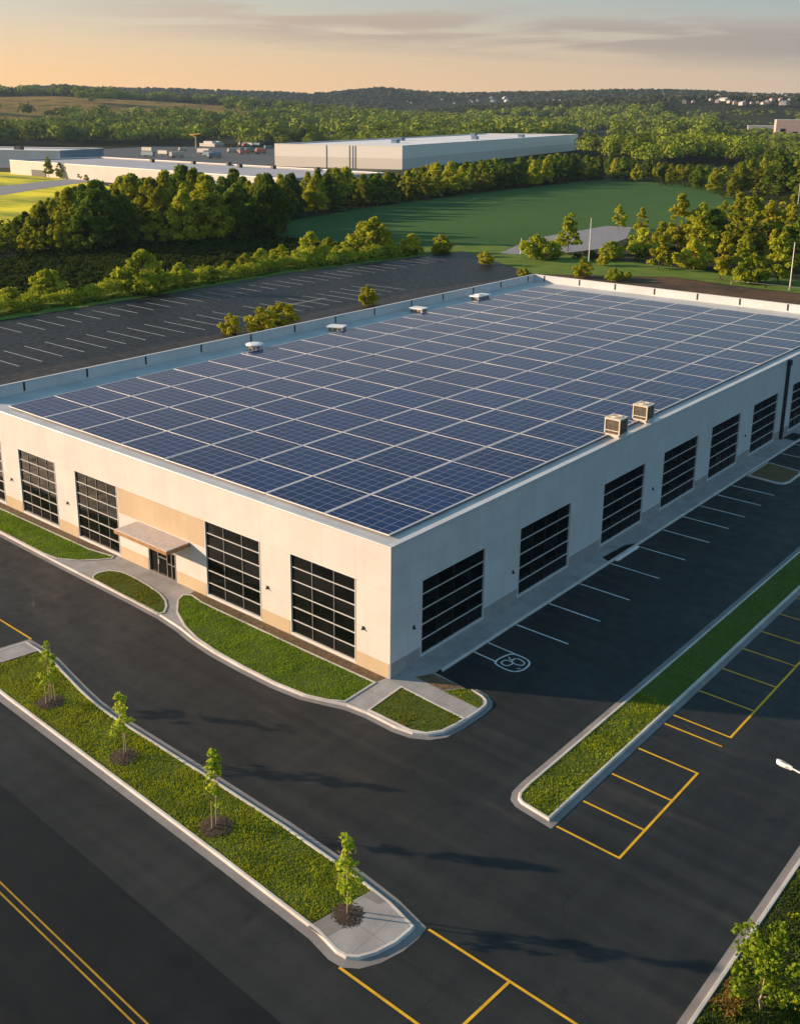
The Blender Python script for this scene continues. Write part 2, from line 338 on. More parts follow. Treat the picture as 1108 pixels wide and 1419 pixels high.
# ------------------------------------------------------------------ ground, terrain
SKY = [(103, 100), (109.24, 104), (111.52, 107), (113.59, 118), (116.42, 122), (118.95, 118), (121.53, 111), (126.05, 109), (128.34, 117), (130.26, 131), (132.17, 120),
       (133.71, 109), (137.9, 114), (141.65, 123), (145.31, 127), (146.91, 139), (148.51, 133), (149.92, 115), (156.5, 116)]
MEA = [(118, 0), (126, 12), (130.63, 24), (134.49, 37), (137.92, 48), (140.93, 55), (144.62, 62), (147.14, 66), (149.94, 64), (156.6, 56)]
TWN = [(103, 62), (112, 62), (117, 58), (121, 48), (128, 30), (134, 0)]
def sm(x): x = np.clip(x, 0, 1); return x*x*(3-2*x)
def hill(x, y):
    dx, dy = x-CAM[0], y-CAM[1]; r = np.hypot(dx, dy); a = np.degrees(np.arctan2(dy, dx)) % 360
    f = lambda T: np.interp(a, [t[0] for t in T], [t[1] for t in T])
    edge = sm((a-70)/30)*sm((185-a)/28)
    h1 = (f(SKY)-15)*sm((r-2700)/1500)*np.where(r > 4300, 1-.4*sm((r-4300)/2500), 1)
    h2 = f(MEA)*sm((r-1350)/950); h3 = f(TWN)*sm((r-1900)/900)
    wob = 4*np.sin(x*.004+1)*np.sin(y*.0031)*sm((r-1300)/800)
    return (np.maximum(np.maximum(h1, h2), h3)+wob)*edge-.06, r, a, h2
def terrain():
    angs = np.concatenate([np.arange(95, 165, .35), np.arange(165, 455, 4.0)])
    rad = np.concatenate([[0.0], np.geomspace(60, 1200, 12), np.arange(1300, 5200, 75), [5600, 6500, 8000, 11000]])
    A, R = np.meshgrid(np.radians(angs), rad); X = CAM[0]+R*np.cos(A); Y = CAM[1]+R*np.sin(A)
    Z, r, a, h2 = hill(X, Y); na, nr = len(angs), len(rad)
    f = []
    for i in range(nr-1):
        for j in range(na):
            k = (j+1) % na; f.append((i*na+j, (i+1)*na+j, (i+1)*na+k, i*na+k))
    me = bpy.data.meshes.new('terrain'); me.from_pydata(np.stack([X.ravel(), Y.ravel(), Z.ravel()], 1).tolist(), [], f)
    ca = me.color_attributes.new('cover', 'FLOAT_COLOR', 'POINT')
    m = (sm((h2.ravel()-8)/14)*sm((2450-r.ravel())/250)*sm((a.ravel()-130)/6))
    c = np.zeros((na*nr, 4), np.float32); c[:, 0] = m; c[:, 3] = 1; ca.data.foreach_set('color', c.ravel())
    me.materials.append(M['terrain']); me.polygons.foreach_set('use_smooth', [True]*len(f)); me.update()
    tag(link('terrain', me), kind='structure')
terrain()
def sheet(name, pts, z, mat): 
    mb = MB(); mb.poly(pts, z); return struct(name, mb, mat)
sheet('woodland_ground', [(-700, 20), (-120, 20), (60, 150), (60, 620), (-330, 640), (-560, 520)], -.045, 'floor')
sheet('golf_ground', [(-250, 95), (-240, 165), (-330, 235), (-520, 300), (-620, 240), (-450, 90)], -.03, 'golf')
sheet('grass_field', [(-168, 150), (-140, 172), (-112, 178), (-98, 262), (-116, 360), (-170, 440), (-238, 470), (-232, 350), (-222, 262), (-205, 185)], -.02, 'lawn')
sheet('car_park', [(-122.5, -26), (24.5, -26), (24.5, 163), (-40, 163), (-60, 166), (-84, 150), (-113, 168), (-119, 172), (-126, 118), (-124.2, 75), (-122.5, 20)], 0, 'asphalt')
sheet('back_car_park', [(-122.6, 20), (-86, 20), (-49, 24), (-49, 93.6), (-84, 150), (-113, 168), (-119, 172), (-126, 118), (-124.2, 75)], .003, 'shade_tint_asphalt')  # separate sheet carrying the painted shade
sheet('road', [(-300, -60), (90, -60), (90, -22.6), (24, -22.4), (4, -21.9), (-9, -21.5), (-300, -20.0)], .004, 'road')
sheet('back_yard', [(-49.5, 93.6), (24, 93.6), (24, 163), (-40, 163), (-60, 166), (-84, 150)], .006, 'dry')
sheet('sun_tint_lot', [(-89, 20), (-49, 24), (-49, 93.6), (-84, 150), (-90, 116), (-88, 60)], .006, 'sun_tint_asphalt')  # part of the lot coloured as if the sun reached it
sheet('verge', [(-124.4, 20), (-124.4, 75), (-126.2, 118), (-119.4, 172), (-113, 168), (-84, 150.5), (-60, 166.5), (-40, 163.5), (60, 163.5), (60, 176), (-60, 180), (-110, 185), (-122, 190), (-150, 150), (-142, 100), (-137, 20)], .012, 'verge')

# ------------------------------------------------------------------ kerbed islands
def inset(pts, d):
    n = len(pts); out = []
    for i in range(n):
        p0, p1, p2 = (Vector(pts[(i+k) % n][:2]) for k in (-1, 0, 1))
        e1 = (p1-p0).normalized(); e2 = (p2-p1).normalized(); n1 = Vector((-e1.y, e1.x)); n2 = Vector((-e2.y, e2.x))
        m = (n1+n2); m = m/max(.35, m.dot(n1)) if m.length > 1e-4 else n1
        out.append((p1.x+m.x*d, p1.y+m.y*d))
    return out
def chaikin(pts, keep=(), it=2):
    for _ in range(it):
        q = []; n = len(pts)
        for i in range(n):
            a, b = Vector(pts[i]), Vector(pts[(i+1) % n]); q += [tuple(a*.75+b*.25), tuple(a*.25+b*.75)]
        pts = q
    return pts
def dens(pts, step=3.0):
    out = []
    for i, a in enumerate(pts):
        b = pts[(i+1) % len(pts)]; n = max(1, int(math.dist(a, b)/step))
        out += [(a[0]+(b[0]-a[0])*k/n, a[1]+(b[1]-a[1])*k/n) for k in range(n)]
    return out
def island(out, gutter=.38, kw=.16, h=.15):
    prof = [(0, .008), (gutter*.96, .022), (gutter, .03), (gutter+.03, h-.02), (gutter+.05, h), (gutter+kw, h), (gutter+kw+.01, h-.09)]
    rings = [inset(out, d) for d, _ in prof]; n = len(out)
    for name, mat, lo, hi in (('gutter', 'gutter', 0, 2), ('kerb', 'kerb', 2, 6)):
        mb = MB()
        for k in range(lo, hi):
            for i in range(n):
                j = (i+1) % n
                mb.face([(*rings[k][i], prof[k][1]), (*rings[k][j], prof[k][1]), (*rings[k+1][j], prof[k+1][1]), (*rings[k+1][i], prof[k+1][1])])
        struct(name, mb, mat)
    return inset(out, gutter+kw)
def inside(P, poly):
    x, y = P[:, 0], P[:, 1]; r = np.zeros(len(P), bool); n = len(poly)
    for i in range(n):
        x0, y0 = poly[i]; x1, y1 = poly[(i+1) % n]
        if y0 == y1: continue
        c = ((y0 > y) != (y1 > y)) & (x < (x1-x0)*(y-y0)/(y1-y0)+x0); r ^= c
    return r
def scatter(poly, n):
    p = np.array(poly); lo, hi = p.min(0), p.max(0); q = RNG.uniform(lo, hi, (n, 2)); return q[inside(q, poly)]
def grass(name, poly, per_m2, z, h=.10, mat='grass', label=None, wd=.027, patch=.5):
    p = np.array(poly); A = np.prod(p.max(0)-p.min(0)); q = scatter(poly, int(A*per_m2)); n = len(q)
    # clumps: keep more blades where a slow wave is high
    wv = np.sin(q[:, 0]*2.9+np.sin(q[:, 1]*1.7)*2)*np.sin(q[:, 1]*3.3+np.sin(q[:, 0]*2.1)*2)
    q = q[RNG.uniform(0, 1, n) < 1-patch+patch*(wv*.5+.5)]; n = len(q)
    a = RNG.uniform(0, 2*np.pi, n); hh = .8*h*RNG.uniform(.45, 1.35, n)*(1+.35*np.sin(q[:, 0]*1.3)*np.sin(q[:, 1]*1.1+2)); ww = wd*RNG.uniform(.6, 1.4, n)
    la = RNG.uniform(0, 2*np.pi, n); ll = hh*RNG.uniform(.2, .9, n)
    V = np.zeros((n, 3, 3)); V[:, :, :2] = q[:, None, :]; V[:, :, 2] = z-.01
    V[:, 0, 0] -= np.cos(a)*ww; V[:, 0, 1] -= np.sin(a)*ww; V[:, 1, 0] += np.cos(a)*ww; V[:, 1, 1] += np.sin(a)*ww
    V[:, 2, 0] += np.cos(la)*ll; V[:, 2, 1] += np.sin(la)*ll; V[:, 2, 2] += hh
    return tag(link(name, np_mesh(name, V.reshape(-1, 3), 3, mat)), label, 'grass', kind='stuff')

# long planted median
med = [(-21.6, -11.95), (-22.2, -15.0), (-21.0, -17.05), (-16.1, -17.34), (-8.6, -17.6), (4.2, -18.05), (10.81, -18.35), (12.2, -18.62), (12.9, -18.55), (13.5, -18.1), (13.95, -17.3), (14.25, -16.2), (14.3, -15.2), (14.21, -14.51),
       (12.2, -14.02), (9.9, -13.78), (4.86, -13.52), (-1.4, -13.42), (-9.5, -13.38), (-11.5, -13.25), (-13.3, -12.98), (-15.9, -12.5), (-17.8, -12.12), (-19.7, -11.95)]
mi_ = island(dens(med), .42, .17)
sheet('median_soil', mi_, .085, 'turf')
pad = [(10.38, -17.84), (12.1, -18.1), (12.8, -17.98), (13.36, -17.25), (13.64, -16.2), (13.7, -15.2), (13.6, -14.92), (12.1, -14.56), (11.05, -14.36)]
sheet('concrete_pad', pad, .135, 'concrete')
sheet('concrete_path', [(-21.3, -12.6), (-21.6, -15), (-20.9, -16.4), (-20.0, -14.9), (-19.55, -12.5)], .135, 'concrete')
mgrass = [(-19.5, -12.62), (-19.95, -15.0), (-20.6, -16.42), (-16.1, -16.72), (-8.6, -17.0), (4.2, -17.45), (10.3, -17.74), (11.0, -14.42), (9.9, -14.38), (4.86, -14.12), (-1.4, -14.02), (-9.5, -13.98), (-13.3, -13.6), (-15.9, -13.12), (-17.8, -12.75)]
grass('grass', mgrass, 430, .09, .11, label='long green grass covering the planted median strip')
dk = MB()
for q in (at(560, 745, 0),): pass
mb = MB()
for a, b, c, d in (((10.36, -18.0), (11.35, -17.98), (11.75, -16.1), (10.75, -15.95)), ((10.95, -15.05), (11.8, -14.95), (12.0, -14.55), (11.08, -14.38))): mb.face([(*p, .139) for p in (a, b, c, d)])
struct('concrete_edging', mb, 'gutter')

# near island between the two parking rows
isl = [(14.85, -5.35), (14.95, 15), (15.0, 96), (11.85, 96), (11.8, 15), (11.72, -3.2), (11.8, -4.2), (12.1, -4.8), (12.6, -5.1)]
ii = island(dens(isl, 4), .36, .16)
sheet('island_soil', ii, .085, 'turf')
gi = inset(isl, .53)
grass('grass', [p for p in [(12.3, -4.4), (14.35, -4.8), (14.42, 5), (14.42, 9), (12.3, 9), (12.25, -3.4)]], 330, .09, .11, label='tufted green grass on the sunlit rounded end of the near island')
grass('grass', [(12.3, 9), (14.42, 9), (14.48, 70), (12.35, 70)], 190, .085, .075, label='short even grass on the shaded part of the near island', mat='grass_shade_lift', wd=.04, patch=.15)

# forecourt: one kerbed slab with beds let into it
plz = [(-60, .0), (-60, -3.95), (-39, -4.1), (-31.7, -4.28), (-25.8, -4.35), (-20.5, -4.4), (-17.5, -4.5), (-15.2, -4.75), (-13.2, -5.15), (-10.8, -5.42), (-8, -5.52), (-5, -5.5), (-2.7, -5.25), (-1.2, -4.75), (.05, -4.3), (1.45, -4.12), (3.6, -4.16), (4.8, -3.95), (5.7, -3.4), (6.3, -2.55), (6.52, -1.3), (6.6, .8), (6.5, 1.75), (6.15, 2.3), (5.5, 2.65), (4.6, 2.8), (1.85, 3.02), (1.85, 94.2), (.0, 94.2), (0, 0)]
fr = plz[1:-2]
def strip_kerb(pts, gutter=.34, kw=.15, h=.15):                          # kerb on an open line (left side is the slab)
    n = len(pts); prof = [(0, .008), (gutter*.96, .022), (gutter, .03), (gutter+.03, h-.02), (gutter+.05, h), (gutter+kw, h), (gutter+kw+.01, h-.05)]
    nor = []
    for i in range(n):
        a, b = Vector(pts[max(i-1, 0)]), Vector(pts[min(i+1, n-1)]); d = (b-a).normalized(); nor.append(Vector((-d.y, d.x)))
    for name, mat, lo, hi in (('gutter', 'gutter', 0, 2), ('kerb', 'kerb', 2, 6)):
        mb = MB()
        for k in range(lo, hi):
            for i in range(n-1):
                f = lambda i, k: (pts[i][0]+nor[i].x*prof[k][0], pts[i][1]+nor[i].y*prof[k][0], prof[k][1])
                mb.face([f(i, k), f(i+1, k), f(i+1, k+1), f(i, k+1)])
        struct(name, mb, mat)
    return [(pts[i][0]+nor[i].x*(gutter+kw), pts[i][1]+nor[i].y*(gutter+kw)) for i in range(n)]
front = strip_kerb(fr[:-2]); 
side = strip_kerb([(1.85, 3.0), (1.85, 48), (1.85, 94.2)], .05, .15)
slab = front[:-1]+[(4.6, 2.2), (1.65, 2.5), (1.65, 94.2), (0, 94.2), (0, 0), (-60, 0)]
sheet('concrete_paving', slab, .118, 'concrete')
def bed(pts, mat, dens_, z=.13, label=None, gm='grass', h=.1, kerb=True, patch=.5):
    sheet('planting_bed', pts, z, mat)
    if kerb:
        mb = MB(); o = inset(pts, -.13); n = len(pts)
        for i in range(n):
            j = (i+1) % n
            mb.face([(*o[i], .119), (*o[j], .119), (*o[j], .165), (*o[i], .165)]); mb.face([(*o[i], .165), (*o[j], .165), (*pts[j], .165), (*pts[i], .165)])
            mb.face([(*pts[i], .165), (*pts[j], .165), (*pts[j], .12), (*pts[i], .12)])
        struct('kerb', mb, 'kerb')
    if dens_: grass('grass', pts, dens_, z, h, gm, label, patch=patch)
bedA = [(-58, -.95), (-58, -3.4), (-39, -3.55), (-33, -3.62), (-31.2, -3.45), (-29.6, -2.5), (-28.6, -1.2), (-28.25, -.5), (-29.0, -.85)]
bedA = [(-58, -3.42), (-39, -3.55), (-33, -3.66), (-31.4, -3.5), (-29.8, -2.6), (-28.7, -1.4), (-28.2, -.7), (-28.4, -.42), (-29.4, -.62), (-31, -.9), (-58, -1.0)]
bed(bedA, 'turf', 330, label='green grass bed left of the entrance path', gm='grass_lush')
bed([(-26.0, -3.8), (-21.5, -3.95), (-17.9, -4.12), (-17.75, -3.75), (-18.3, -3.1), (-19.2, -2.5), (-20.3, -2.12), (-22, -1.85), (-24, -1.7), (-25.4, -1.75), (-26.3, -2.2), (-26.6, -2.9), (-26.45, -3.5)], 'turf', 330, label='dry green grass in the small teardrop bed at the entrance', gm='grass_dry')
bedC = [(-15.0, -3.95), (-13.1, -4.5), (-10.8, -4.82), (-8, -4.95), (-5, -4.95), (-2.6, -4.7), (-1.3, -4.25), (-.45, -3.7), (-.5, -1.0), (-8, -1.05), (-16.8, -1.0), (-18.3, -.75), (-18.75, -1.1), (-18.4, -1.8), (-17.0, -3.0)]
bed(bedC, 'turf', 330, label='thick green grass bed right of the entrance path', gm='grass_lush')
bed([(-28.2, -.08), (-58, -.08), (-58, -.99), (-31, -.89), (-29.4, -.62), (-28.4, -.42)], 'soil', 25, .134, label='sparse dry grass on the bare strip left of the entrance', gm='grass_dry', kerb=False)
bed([(-18.7, -.08), (-18.6, -.6), (-16.8, -.99), (-8, -1.04), (-.5, -.99), (-.3, -.08)], 'soil', 25, .134, label='sparse dry grass on the bare strip right of the entrance', gm='grass_dry', kerb=False)
bed([(1.35, -3.42), (4.4, -3.42), (5.25, -3.05), (5.75, -2.3), (5.95, -1.2), (5.98, -.55), (1.18, -.3)], 'turf', 300, label='brownish grass in the square bed at the building corner', gm='grass_dry')
bed([(1.02, 1.25), (3.2, 1.12), (4.05, 2.25), (1.62, 2.3)], 'soil', 12, label='bare brown earth bed at the building corner', gm='grass_dry', kerb=False)
bed([(3.3, 1.1), (5.98, .95), (5.95, 1.45), (5.5, 2.05), (4.15, 2.25)], 'turf', 300, .131, label='small green grass bed beside the bare earth bed', kerb=False)
# projecting island in the white stalls
bi = island(dens([(1.9, 51.9), (5.0, 51.6), (5.6, 51.9), (5.85, 52.8), (5.8, 55.8), (5.5, 56.6), (1.9, 57.3)], 2), .05, .16)
sheet('planting_bed', bi, .11, 'soil'); grass('grass', bi, 70, .11, .09, 'grass_dry', 'dry brown grass in the bed between the white stalls')
# south-east lawn
seo = [(24.5, -60), (90, -60), (90, 120), (24.5, 120)]
mb = MB()
for x0, x1, z0, z1, mt in ((24.5, 24.86, .008, .02, 'gutter'),): mb.face([(x0, -60, z0), (x1, -60, z1), (x1, 120, z1), (x0, 120, z0)])
struct('gutter', mb, 'gutter')
mb = MB(); mb.box(24.86, 25.03, -60, 120, -.02, .15); struct('kerb', mb, 'kerb', bevel=.02)
sheet('east_lawn', [(25.03, -60), (90, -60), (90, 120), (25.03, 120)], .10, 'floor')
grass('grass', [(25.1, -17), (31, -17), (31, 6), (25.1, 6)], 300, .10, .14, mat='grass_shade_tint', label='rough green grass, coloured dark as if in shadow, beyond the right-hand kerb', wd=.04)

# ------------------------------------------------------------------ painted markings
def bar(mb, a, b, wd=.12, z=.010):
    a, b = Vector(a), Vector(b); d = (b-a).normalized(); n = Vector((-d.y, d.x))*wd/2; mb.face([(*(a-n), z), (*(b-n), z), (*(b+n), z), (*(a+n), z)])
def path(mb, pts, wd=.12, z=.010, closed=False):
    n = len(pts)
    for i in range(n if closed else n-1): 
        a, b = Vector(pts[i]), Vector(pts[(i+1) % n]); d = (b-a).normalized()*wd*.35; bar(mb, a-d, b+d, wd, z+.0004*(i % 2))
mb = MB()
for y in (11.43, 15.7, 20.05, 24.85, 29.35, 33.95, 37.9, 41.4, 45.1, 48.45, 61.2, 65.3, 69.4, 73.5, 77.5): bar(mb, (1.87, y), (5.95, y), .13)
path(mb, [(1.87, 6.42), (3.68, 6.32)], .12); path(mb, [(1.87, 8.05), (4.4, 7.95)], .12)
cap = chaikin([(3.72, 6.05), (4.7, 5.9), (5.3, 6.05), (5.55, 6.7), (5.45, 7.6), (4.9, 7.95), (3.85, 7.95), (3.62, 7.2), (3.55, 6.45)])
path(mb, cap, .12, .0105, True)
path(mb, chaikin([(3.92, 6.35), (4.5, 6.28), (4.62, 6.9), (4.3, 7.0), (3.95, 6.92)]), .09, .011, True)
path(mb, chaikin([(4.35, 7.0), (4.75, 6.85), (5.2, 7.0), (5.15, 7.45), (4.6, 7.6), (4.3, 7.5)]), .09, .012, True)
path(mb, [(3.95, 7.35), (4.2, 7.15), (4.42, 7.3)], .08, .0125); path(mb, [(5.12, 6.5), (5.3, 6.62)], .08, .0125)
for y in np.arange(27, 160, 3.78):
    if random.random() < .93: bar(mb, (-120.2+random.uniform(-.4, .4), y), (-112.2+random.uniform(-.5, .5), y), .115, .012)
for y in np.arange(22, 118, 3.74):
    if random.random() < .93: bar(mb, (-103+random.uniform(-.5, .5), y), (-92.5+random.uniform(-.5, .5), y), .115, .012)
for y in np.arange(30, 110, 3.74):
    if random.random() < .55: bar(mb, (-80+random.uniform(-.5, .5), y), (-71+random.uniform(-.5, .5), y), .15, .012)
bar(mb, (-97.8, 85), (-97.8, 98), .15, .0125)
struct('white_road_marking', mb, 'white_line')
mb = MB()
for y in (-5.0, -2.38, .66, 3.72, 6.95, 8.12, 11.68, 15.18, 18.55, 21.7, 25.1, 28.4, 31.8, 35.2, 38.6): bar(mb, (14.95, y), (18.38, y), .13)
bar(mb, (18.38, -5.06), (18.38, 3.78), .13, .0105); bar(mb, (18.38, 8.06), (18.38, 40), .13, .0105)
bar(mb, (14.3, -14.52), (30, -14.62), .13); bar(mb, (12.8, -18.62), (30, -18.7), .13); bar(mb, (18.5, -14.6), (18.25, -18.65), .13, .0105)
bar(mb, (-21.5, -11.9), (-60, -11.3), .13); bar(mb, (-21.5, -12.15), (-21.9, -15.3), .12, .0105); bar(mb, (-27.4, -11.8), (-28, -17), .12, .0105)
struct('yellow_road_marking', mb, 'yellow_line'); mb = MB()
for k in (0, .34): bar(mb, (-120, -23.0-k), (-2.0, -25.33-k), .085); bar(mb, (-2.0, -25.33-k), (60, -26.75-k), .085)
struct('yellow_road_marking', mb, 'dull_yellow')
mb = MB(); mb.box(-.95, .95, -.09, .09, 0, .11)
for s in (-.7, .7): mb.box(s-.06, s+.06, -.11, .11, 0, .05)
ws = mb.build('wheel_stop', 'white_metal', bevel=.03); ws.location = (1.98, 27.3, .01); ws.rotation_euler = (0, 0, math.pi/2); ws.scale = (1.9, 1.6, 1.6)
tag(ws, 'long white wheel stop lying along the kerb between the white stalls', 'wheel stop')
mb = MB(); mb.face([(.2, 66.2, .124), (1.6, 66.2, .124), (1.6, 69.0, .124), (.3, 69.0, .124)]); mb.face([(.9, 25.2, .124), (1.6, 24.9, .124), (1.6, 29.6, .124), (1.1, 28.6, .124)]); struct('pavement_patch', mb, 'road')

# ------------------------------------------------------------------ main building
W_, L_, H_ = 48.98, 93.5, 9.0
B = empty('commercial_building', (0, 0, 0)); tag(B, 'long low cream commercial building with dark gridded windows and a panelled flat roof', 'building')
ws_ = lambda a, t, n: (a, -n, t)                                          # south (left-hand) wall
we_ = lambda a, t, n: (n, a, t)                                           # east (right-hand) wall
SW = [(-50, -44.98, 2), (-42.1, -36.45, 4), (-33.55, -27.86, 4), (-17.33, -11.6, 3), (-8.68, -2.86, 3)]
EW = [(3.08, 10.08), (14.36, 21.4), (26.45, 33.6), (37.05, 44.15), (47.05, 53.95), (57.2, 64.0), (68.2, 74.9), (79.0, 85.7)]
SZ, EZ = (.28, 6.12), (.42, 5.76)
DOOR = (-24.17, -20.86, .12, 2.38)
def facade(fn, a0, a1, z0, z1, holes, mb, depth=.2):
    xs = sorted({a0, a1, *[h[0] for h in holes], *[h[1] for h in holes]}); zs = sorted({z0, z1, *[h[2] for h in holes], *[h[3] for h in holes]})
    xs = [x for x in xs if a0 <= x <= a1]
    for i in range(len(xs)-1):
        for j in range(len(zs)-1):
            c = ((xs[i]+xs[i+1])/2, (zs[j]+zs[j+1])/2)
            if any(h[0] < c[0] < h[1] and h[2] < c[1] < h[3] for h in holes): continue
            mb.face([fn(xs[i], zs[j], 0), fn(xs[i+1], zs[j], 0), fn(xs[i+1], zs[j+1], 0), fn(xs[i], zs[j+1], 0)])
    for h in holes:
        x0, x1, t0, t1 = max(h[0], a0), h[1], h[2], h[3]
        for q in (((x0, t0), (x1, t0)), ((x1, t0), (x1, t1)), ((x1, t1), (x0, t1)), ((x0, t1), (x0, t0))):
            mb.face([fn(*q[0], 0), fn(*q[1], 0), fn(*q[1], -depth), fn(*q[0], -depth)])
mb = MB(); facade(ws_, -W_, 0, 0, 8.92, [(max(a, -W_+.01), b, *SZ) for a, b, _ in SW]+[DOOR], mb); mb.build('wall', 'wall_south', B)
mb = MB(); facade(we_, 0, L_, 0, 8.92, [(a, b, *EZ) for a, b in EW], mb); mb.build('wall', 'wall_east', B)
mb = MB(); mb.box(-W_, -W_+.02, 0, L_, 0, 8.92); mb.box(-W_+.02, -.02, L_-.02, L_, 0, 8.92); mb.build('wall', 'wall_south', B)
mb = MB()                                                               # base course between the openings, a few mm proud
edges = [-W_]+[v for a, b, _ in SW for v in (a, b)]+[0]
segs = [(-44.98, -42.1), (-36.45, -33.55), (-27.86, -24.17), (-20.86, -17.33), (-11.6, -8.68), (-2.86, -.003)]
for a, b in segs: mb = MB(); mb.boxm(ws_, a+.09, b-.09, .0, 1.12, -.01, .018); mb.build('base_course', 'tan', B)
mb = MB()
for a, b in zip([.02]+[e[1] for e in EW], [e[0] for e in EW]+[L_]): mb = MB(); mb.boxm(we_, a+.09, b-.09, 0, 1.12, -.01, .02); mb.build('base_course', 'grey_base', B)
for a, b in EW: mb = MB(); mb.boxm(we_, a-.088, b+.088, 0, EZ[0]-.09, -.01, .02); mb.build('base_course', 'grey_base', B)
mb = MB(); mb.boxm(ws_, -27.7, -17.45, 3.95, 6.05, -.01, .012); mb.build('wall_panel', 'tan', B)
mb = MB(); mb.face([(-W_+.02, .02, 8.90), (-.02, .02, 8.90), (-.02, L_-.02, 8.90), (-W_+.02, L_-.02, 8.90)]); mb.build('roof', 'roof', B)
mb = MB(); mb.box(-W_, .03, -.03, .30, 8.92, 9.02); mb.box(-.42, .03, .30, L_, 8.92, 9.02); mb.build('coping', 'coping', B, bevel=.02)
mb = MB(); mb.box(-W_, -W_+.22, .30, L_-.22, 8.90, 9.95); mb.box(-W_, .03, L_-.22, L_, 8.90, 9.95); mb.build('parapet', 'wall_east', B)
mb = MB(); mb.box(-W_-.05, -W_+.27, .28, L_-.25, 9.952, 10.02); mb.box(-W_-.05, .05, L_-.25, L_+.05, 9.952, 10.02); mb.build('parapet_coping', 'coping', B, bevel=.015)
for y in (5, 11.9, 19.0, 26.4, 33.7, 40.7, 47.8, 55.2, 62.8, 69.8, 77.0, 84.0, 91.4):
    mb = MB(); mb.box(-W_+.215, -W_+.27, y-.09, y+.09, 9.1, 9.95); mb.build('parapet_joint', 'dark_metal', B)
for x in (-47.0, -40.9, -35, -28.8, -22.4, -16.4, -10, -3.4):
    mb = MB(); mb.box(x-.09, x+.09, L_-.27, L_-.215, 9.1, 9.95); mb.build('parapet_joint', 'dark_metal', B)
def window(fn, a0, a1, z0, z1, nc, nr, vm):
    a0 = max(a0, -W_+.02); mb = MB(); f = .055
    for q in ((a0, a1, z0, z0+f), (a0, a1, z1-f, z1), (a0, a0+f, z0+f, z1-f), (a1-f, a1, z0+f, z1-f)): mb.boxm(fn, *q, -.17, .025)
    for i in range(1, nr):
        z = z0+(z1-z0)*i/nr; mb.boxm(fn, a0+f, a1-f, z-.022, z+.022, -.15, -.05)
    mb.cur = 1
    for i in range(1, nc):
        a = a0+(a1-a0)*i/nc
        for j in range(nr):
            zz0 = z0+(z1-z0)*j/nr+(.022 if j else f); zz1 = z0+(z1-z0)*(j+1)/nr-(.022 if j < nr-1 else f); mb.boxm(fn, a-.024, a+.024, zz0, zz1, -.14, -.07)
    o = mb.build('window', ['white_frame', vm], B)
    mb = MB(); wr = random.Random(int(a0*10))
    for i in range(nc):
        for j in range(nr):
            b0, b1, c0, c1 = a0+(a1-a0)*i/nc, a0+(a1-a0)*(i+1)/nc, z0+(z1-z0)*j/nr, z0+(z1-z0)*(j+1)/nr
            if i == 0: b0 += .04
            if i == nc-1: b1 -= .04
            if j == 0: c0 += .04
            if j == nr-1: c1 -= .04
            q, r = wr.uniform(-.006, .006), wr.uniform(-.008, .008)
            mb.face([fn(b0, c0, -.12+q+r), fn(b1, c0, -.12-q+r), fn(b1, c1, -.12-q-r), fn(b0, c1, -.12+q-r)])
    mb.build('pane', 'glass', o)
for a, b, n in SW: window(ws_, a, b, *SZ, n, 6, 'grey_frame')
for a, b in EW: window(we_, a, b, *EZ, 4, 5, 'dark_metal')
mb = MB(); d0, d1, z0, z1 = DOOR
for q in ((d0, d1, z1-.1, z1), (d0, d0+.1, z0, z1-.1), (d1-.1, d1, z0, z1-.1), (d0+.1, d1-.1, z0, z0+.08)): mb.boxm(ws_, *q, -.18, .02)
for x in (-23.1, -22.0, -21.45): mb.boxm(ws_, x-.035, x+.035, z0+.08, z1-.1, -.16, -.05)
mb.boxm(ws_, -23.065, -22.035, 1.55, 1.61, -.16, -.055); mb.boxm(ws_, -21.965, d1-.1, 1.25, 1.31, -.16, -.055)
dr = mb.build('door', 'grey_frame', B); mb = MB(); mb.boxm(ws_, d0+.05, d1-.05, z0+.04, z1-.05, -.14, -.12); mb.build('pane', 'glass', dr)
mb = MB(); mb.boxm(ws_, -22.95, -22.91, 1.0, 1.4, -.03, .03); mb.build('handle', 'white_metal', dr)
mb = MB(); mb.boxm(ws_, -25.35, -19.05, 3.55, 3.82, .02, 2.2); cp = mb.build('canopy', 'wood_fascia', B, bevel=.015)
mb = MB()
for i in range(26):
    a = -25.30+6.2*i/26; mb.boxm(ws_, a, a+.2, 3.83, 3.875, .03, 2.12)
mb.boxm(ws_, -25.33, -19.07, 3.822, 3.842, .02, 2.16); mb.build('canopy_sheet', 'canopy_top', cp)
mb = MB(); mb.boxm(we_, 65.6, 66.05, .1, 8.9, .002, .26); mb.boxm(we_, 65.5, 66.15, 8.3, 8.9, .003, .36); mb.build('downpipe', 'dark_metal', B, bevel=.02)
def wall_light(fn, a, z):
    mb = MB(); mb.boxm(fn, a-.07, a+.07, z-.04, z+.12, .002, .08); mb.boxm(fn, a-.09, a+.09, z-.09, z-.04, .002, .16); mb.build('wall_light', 'dark_metal', B, bevel=.01)
for a in (-34.9, -43.6, -10.9, -2.2): wall_light(ws_, a, 2.9)
for a, z in ((2.3, 2.8), (13.6, 2.65), (35.3, 2.9), (55.6, 2.9)): wall_light(we_, a, z)

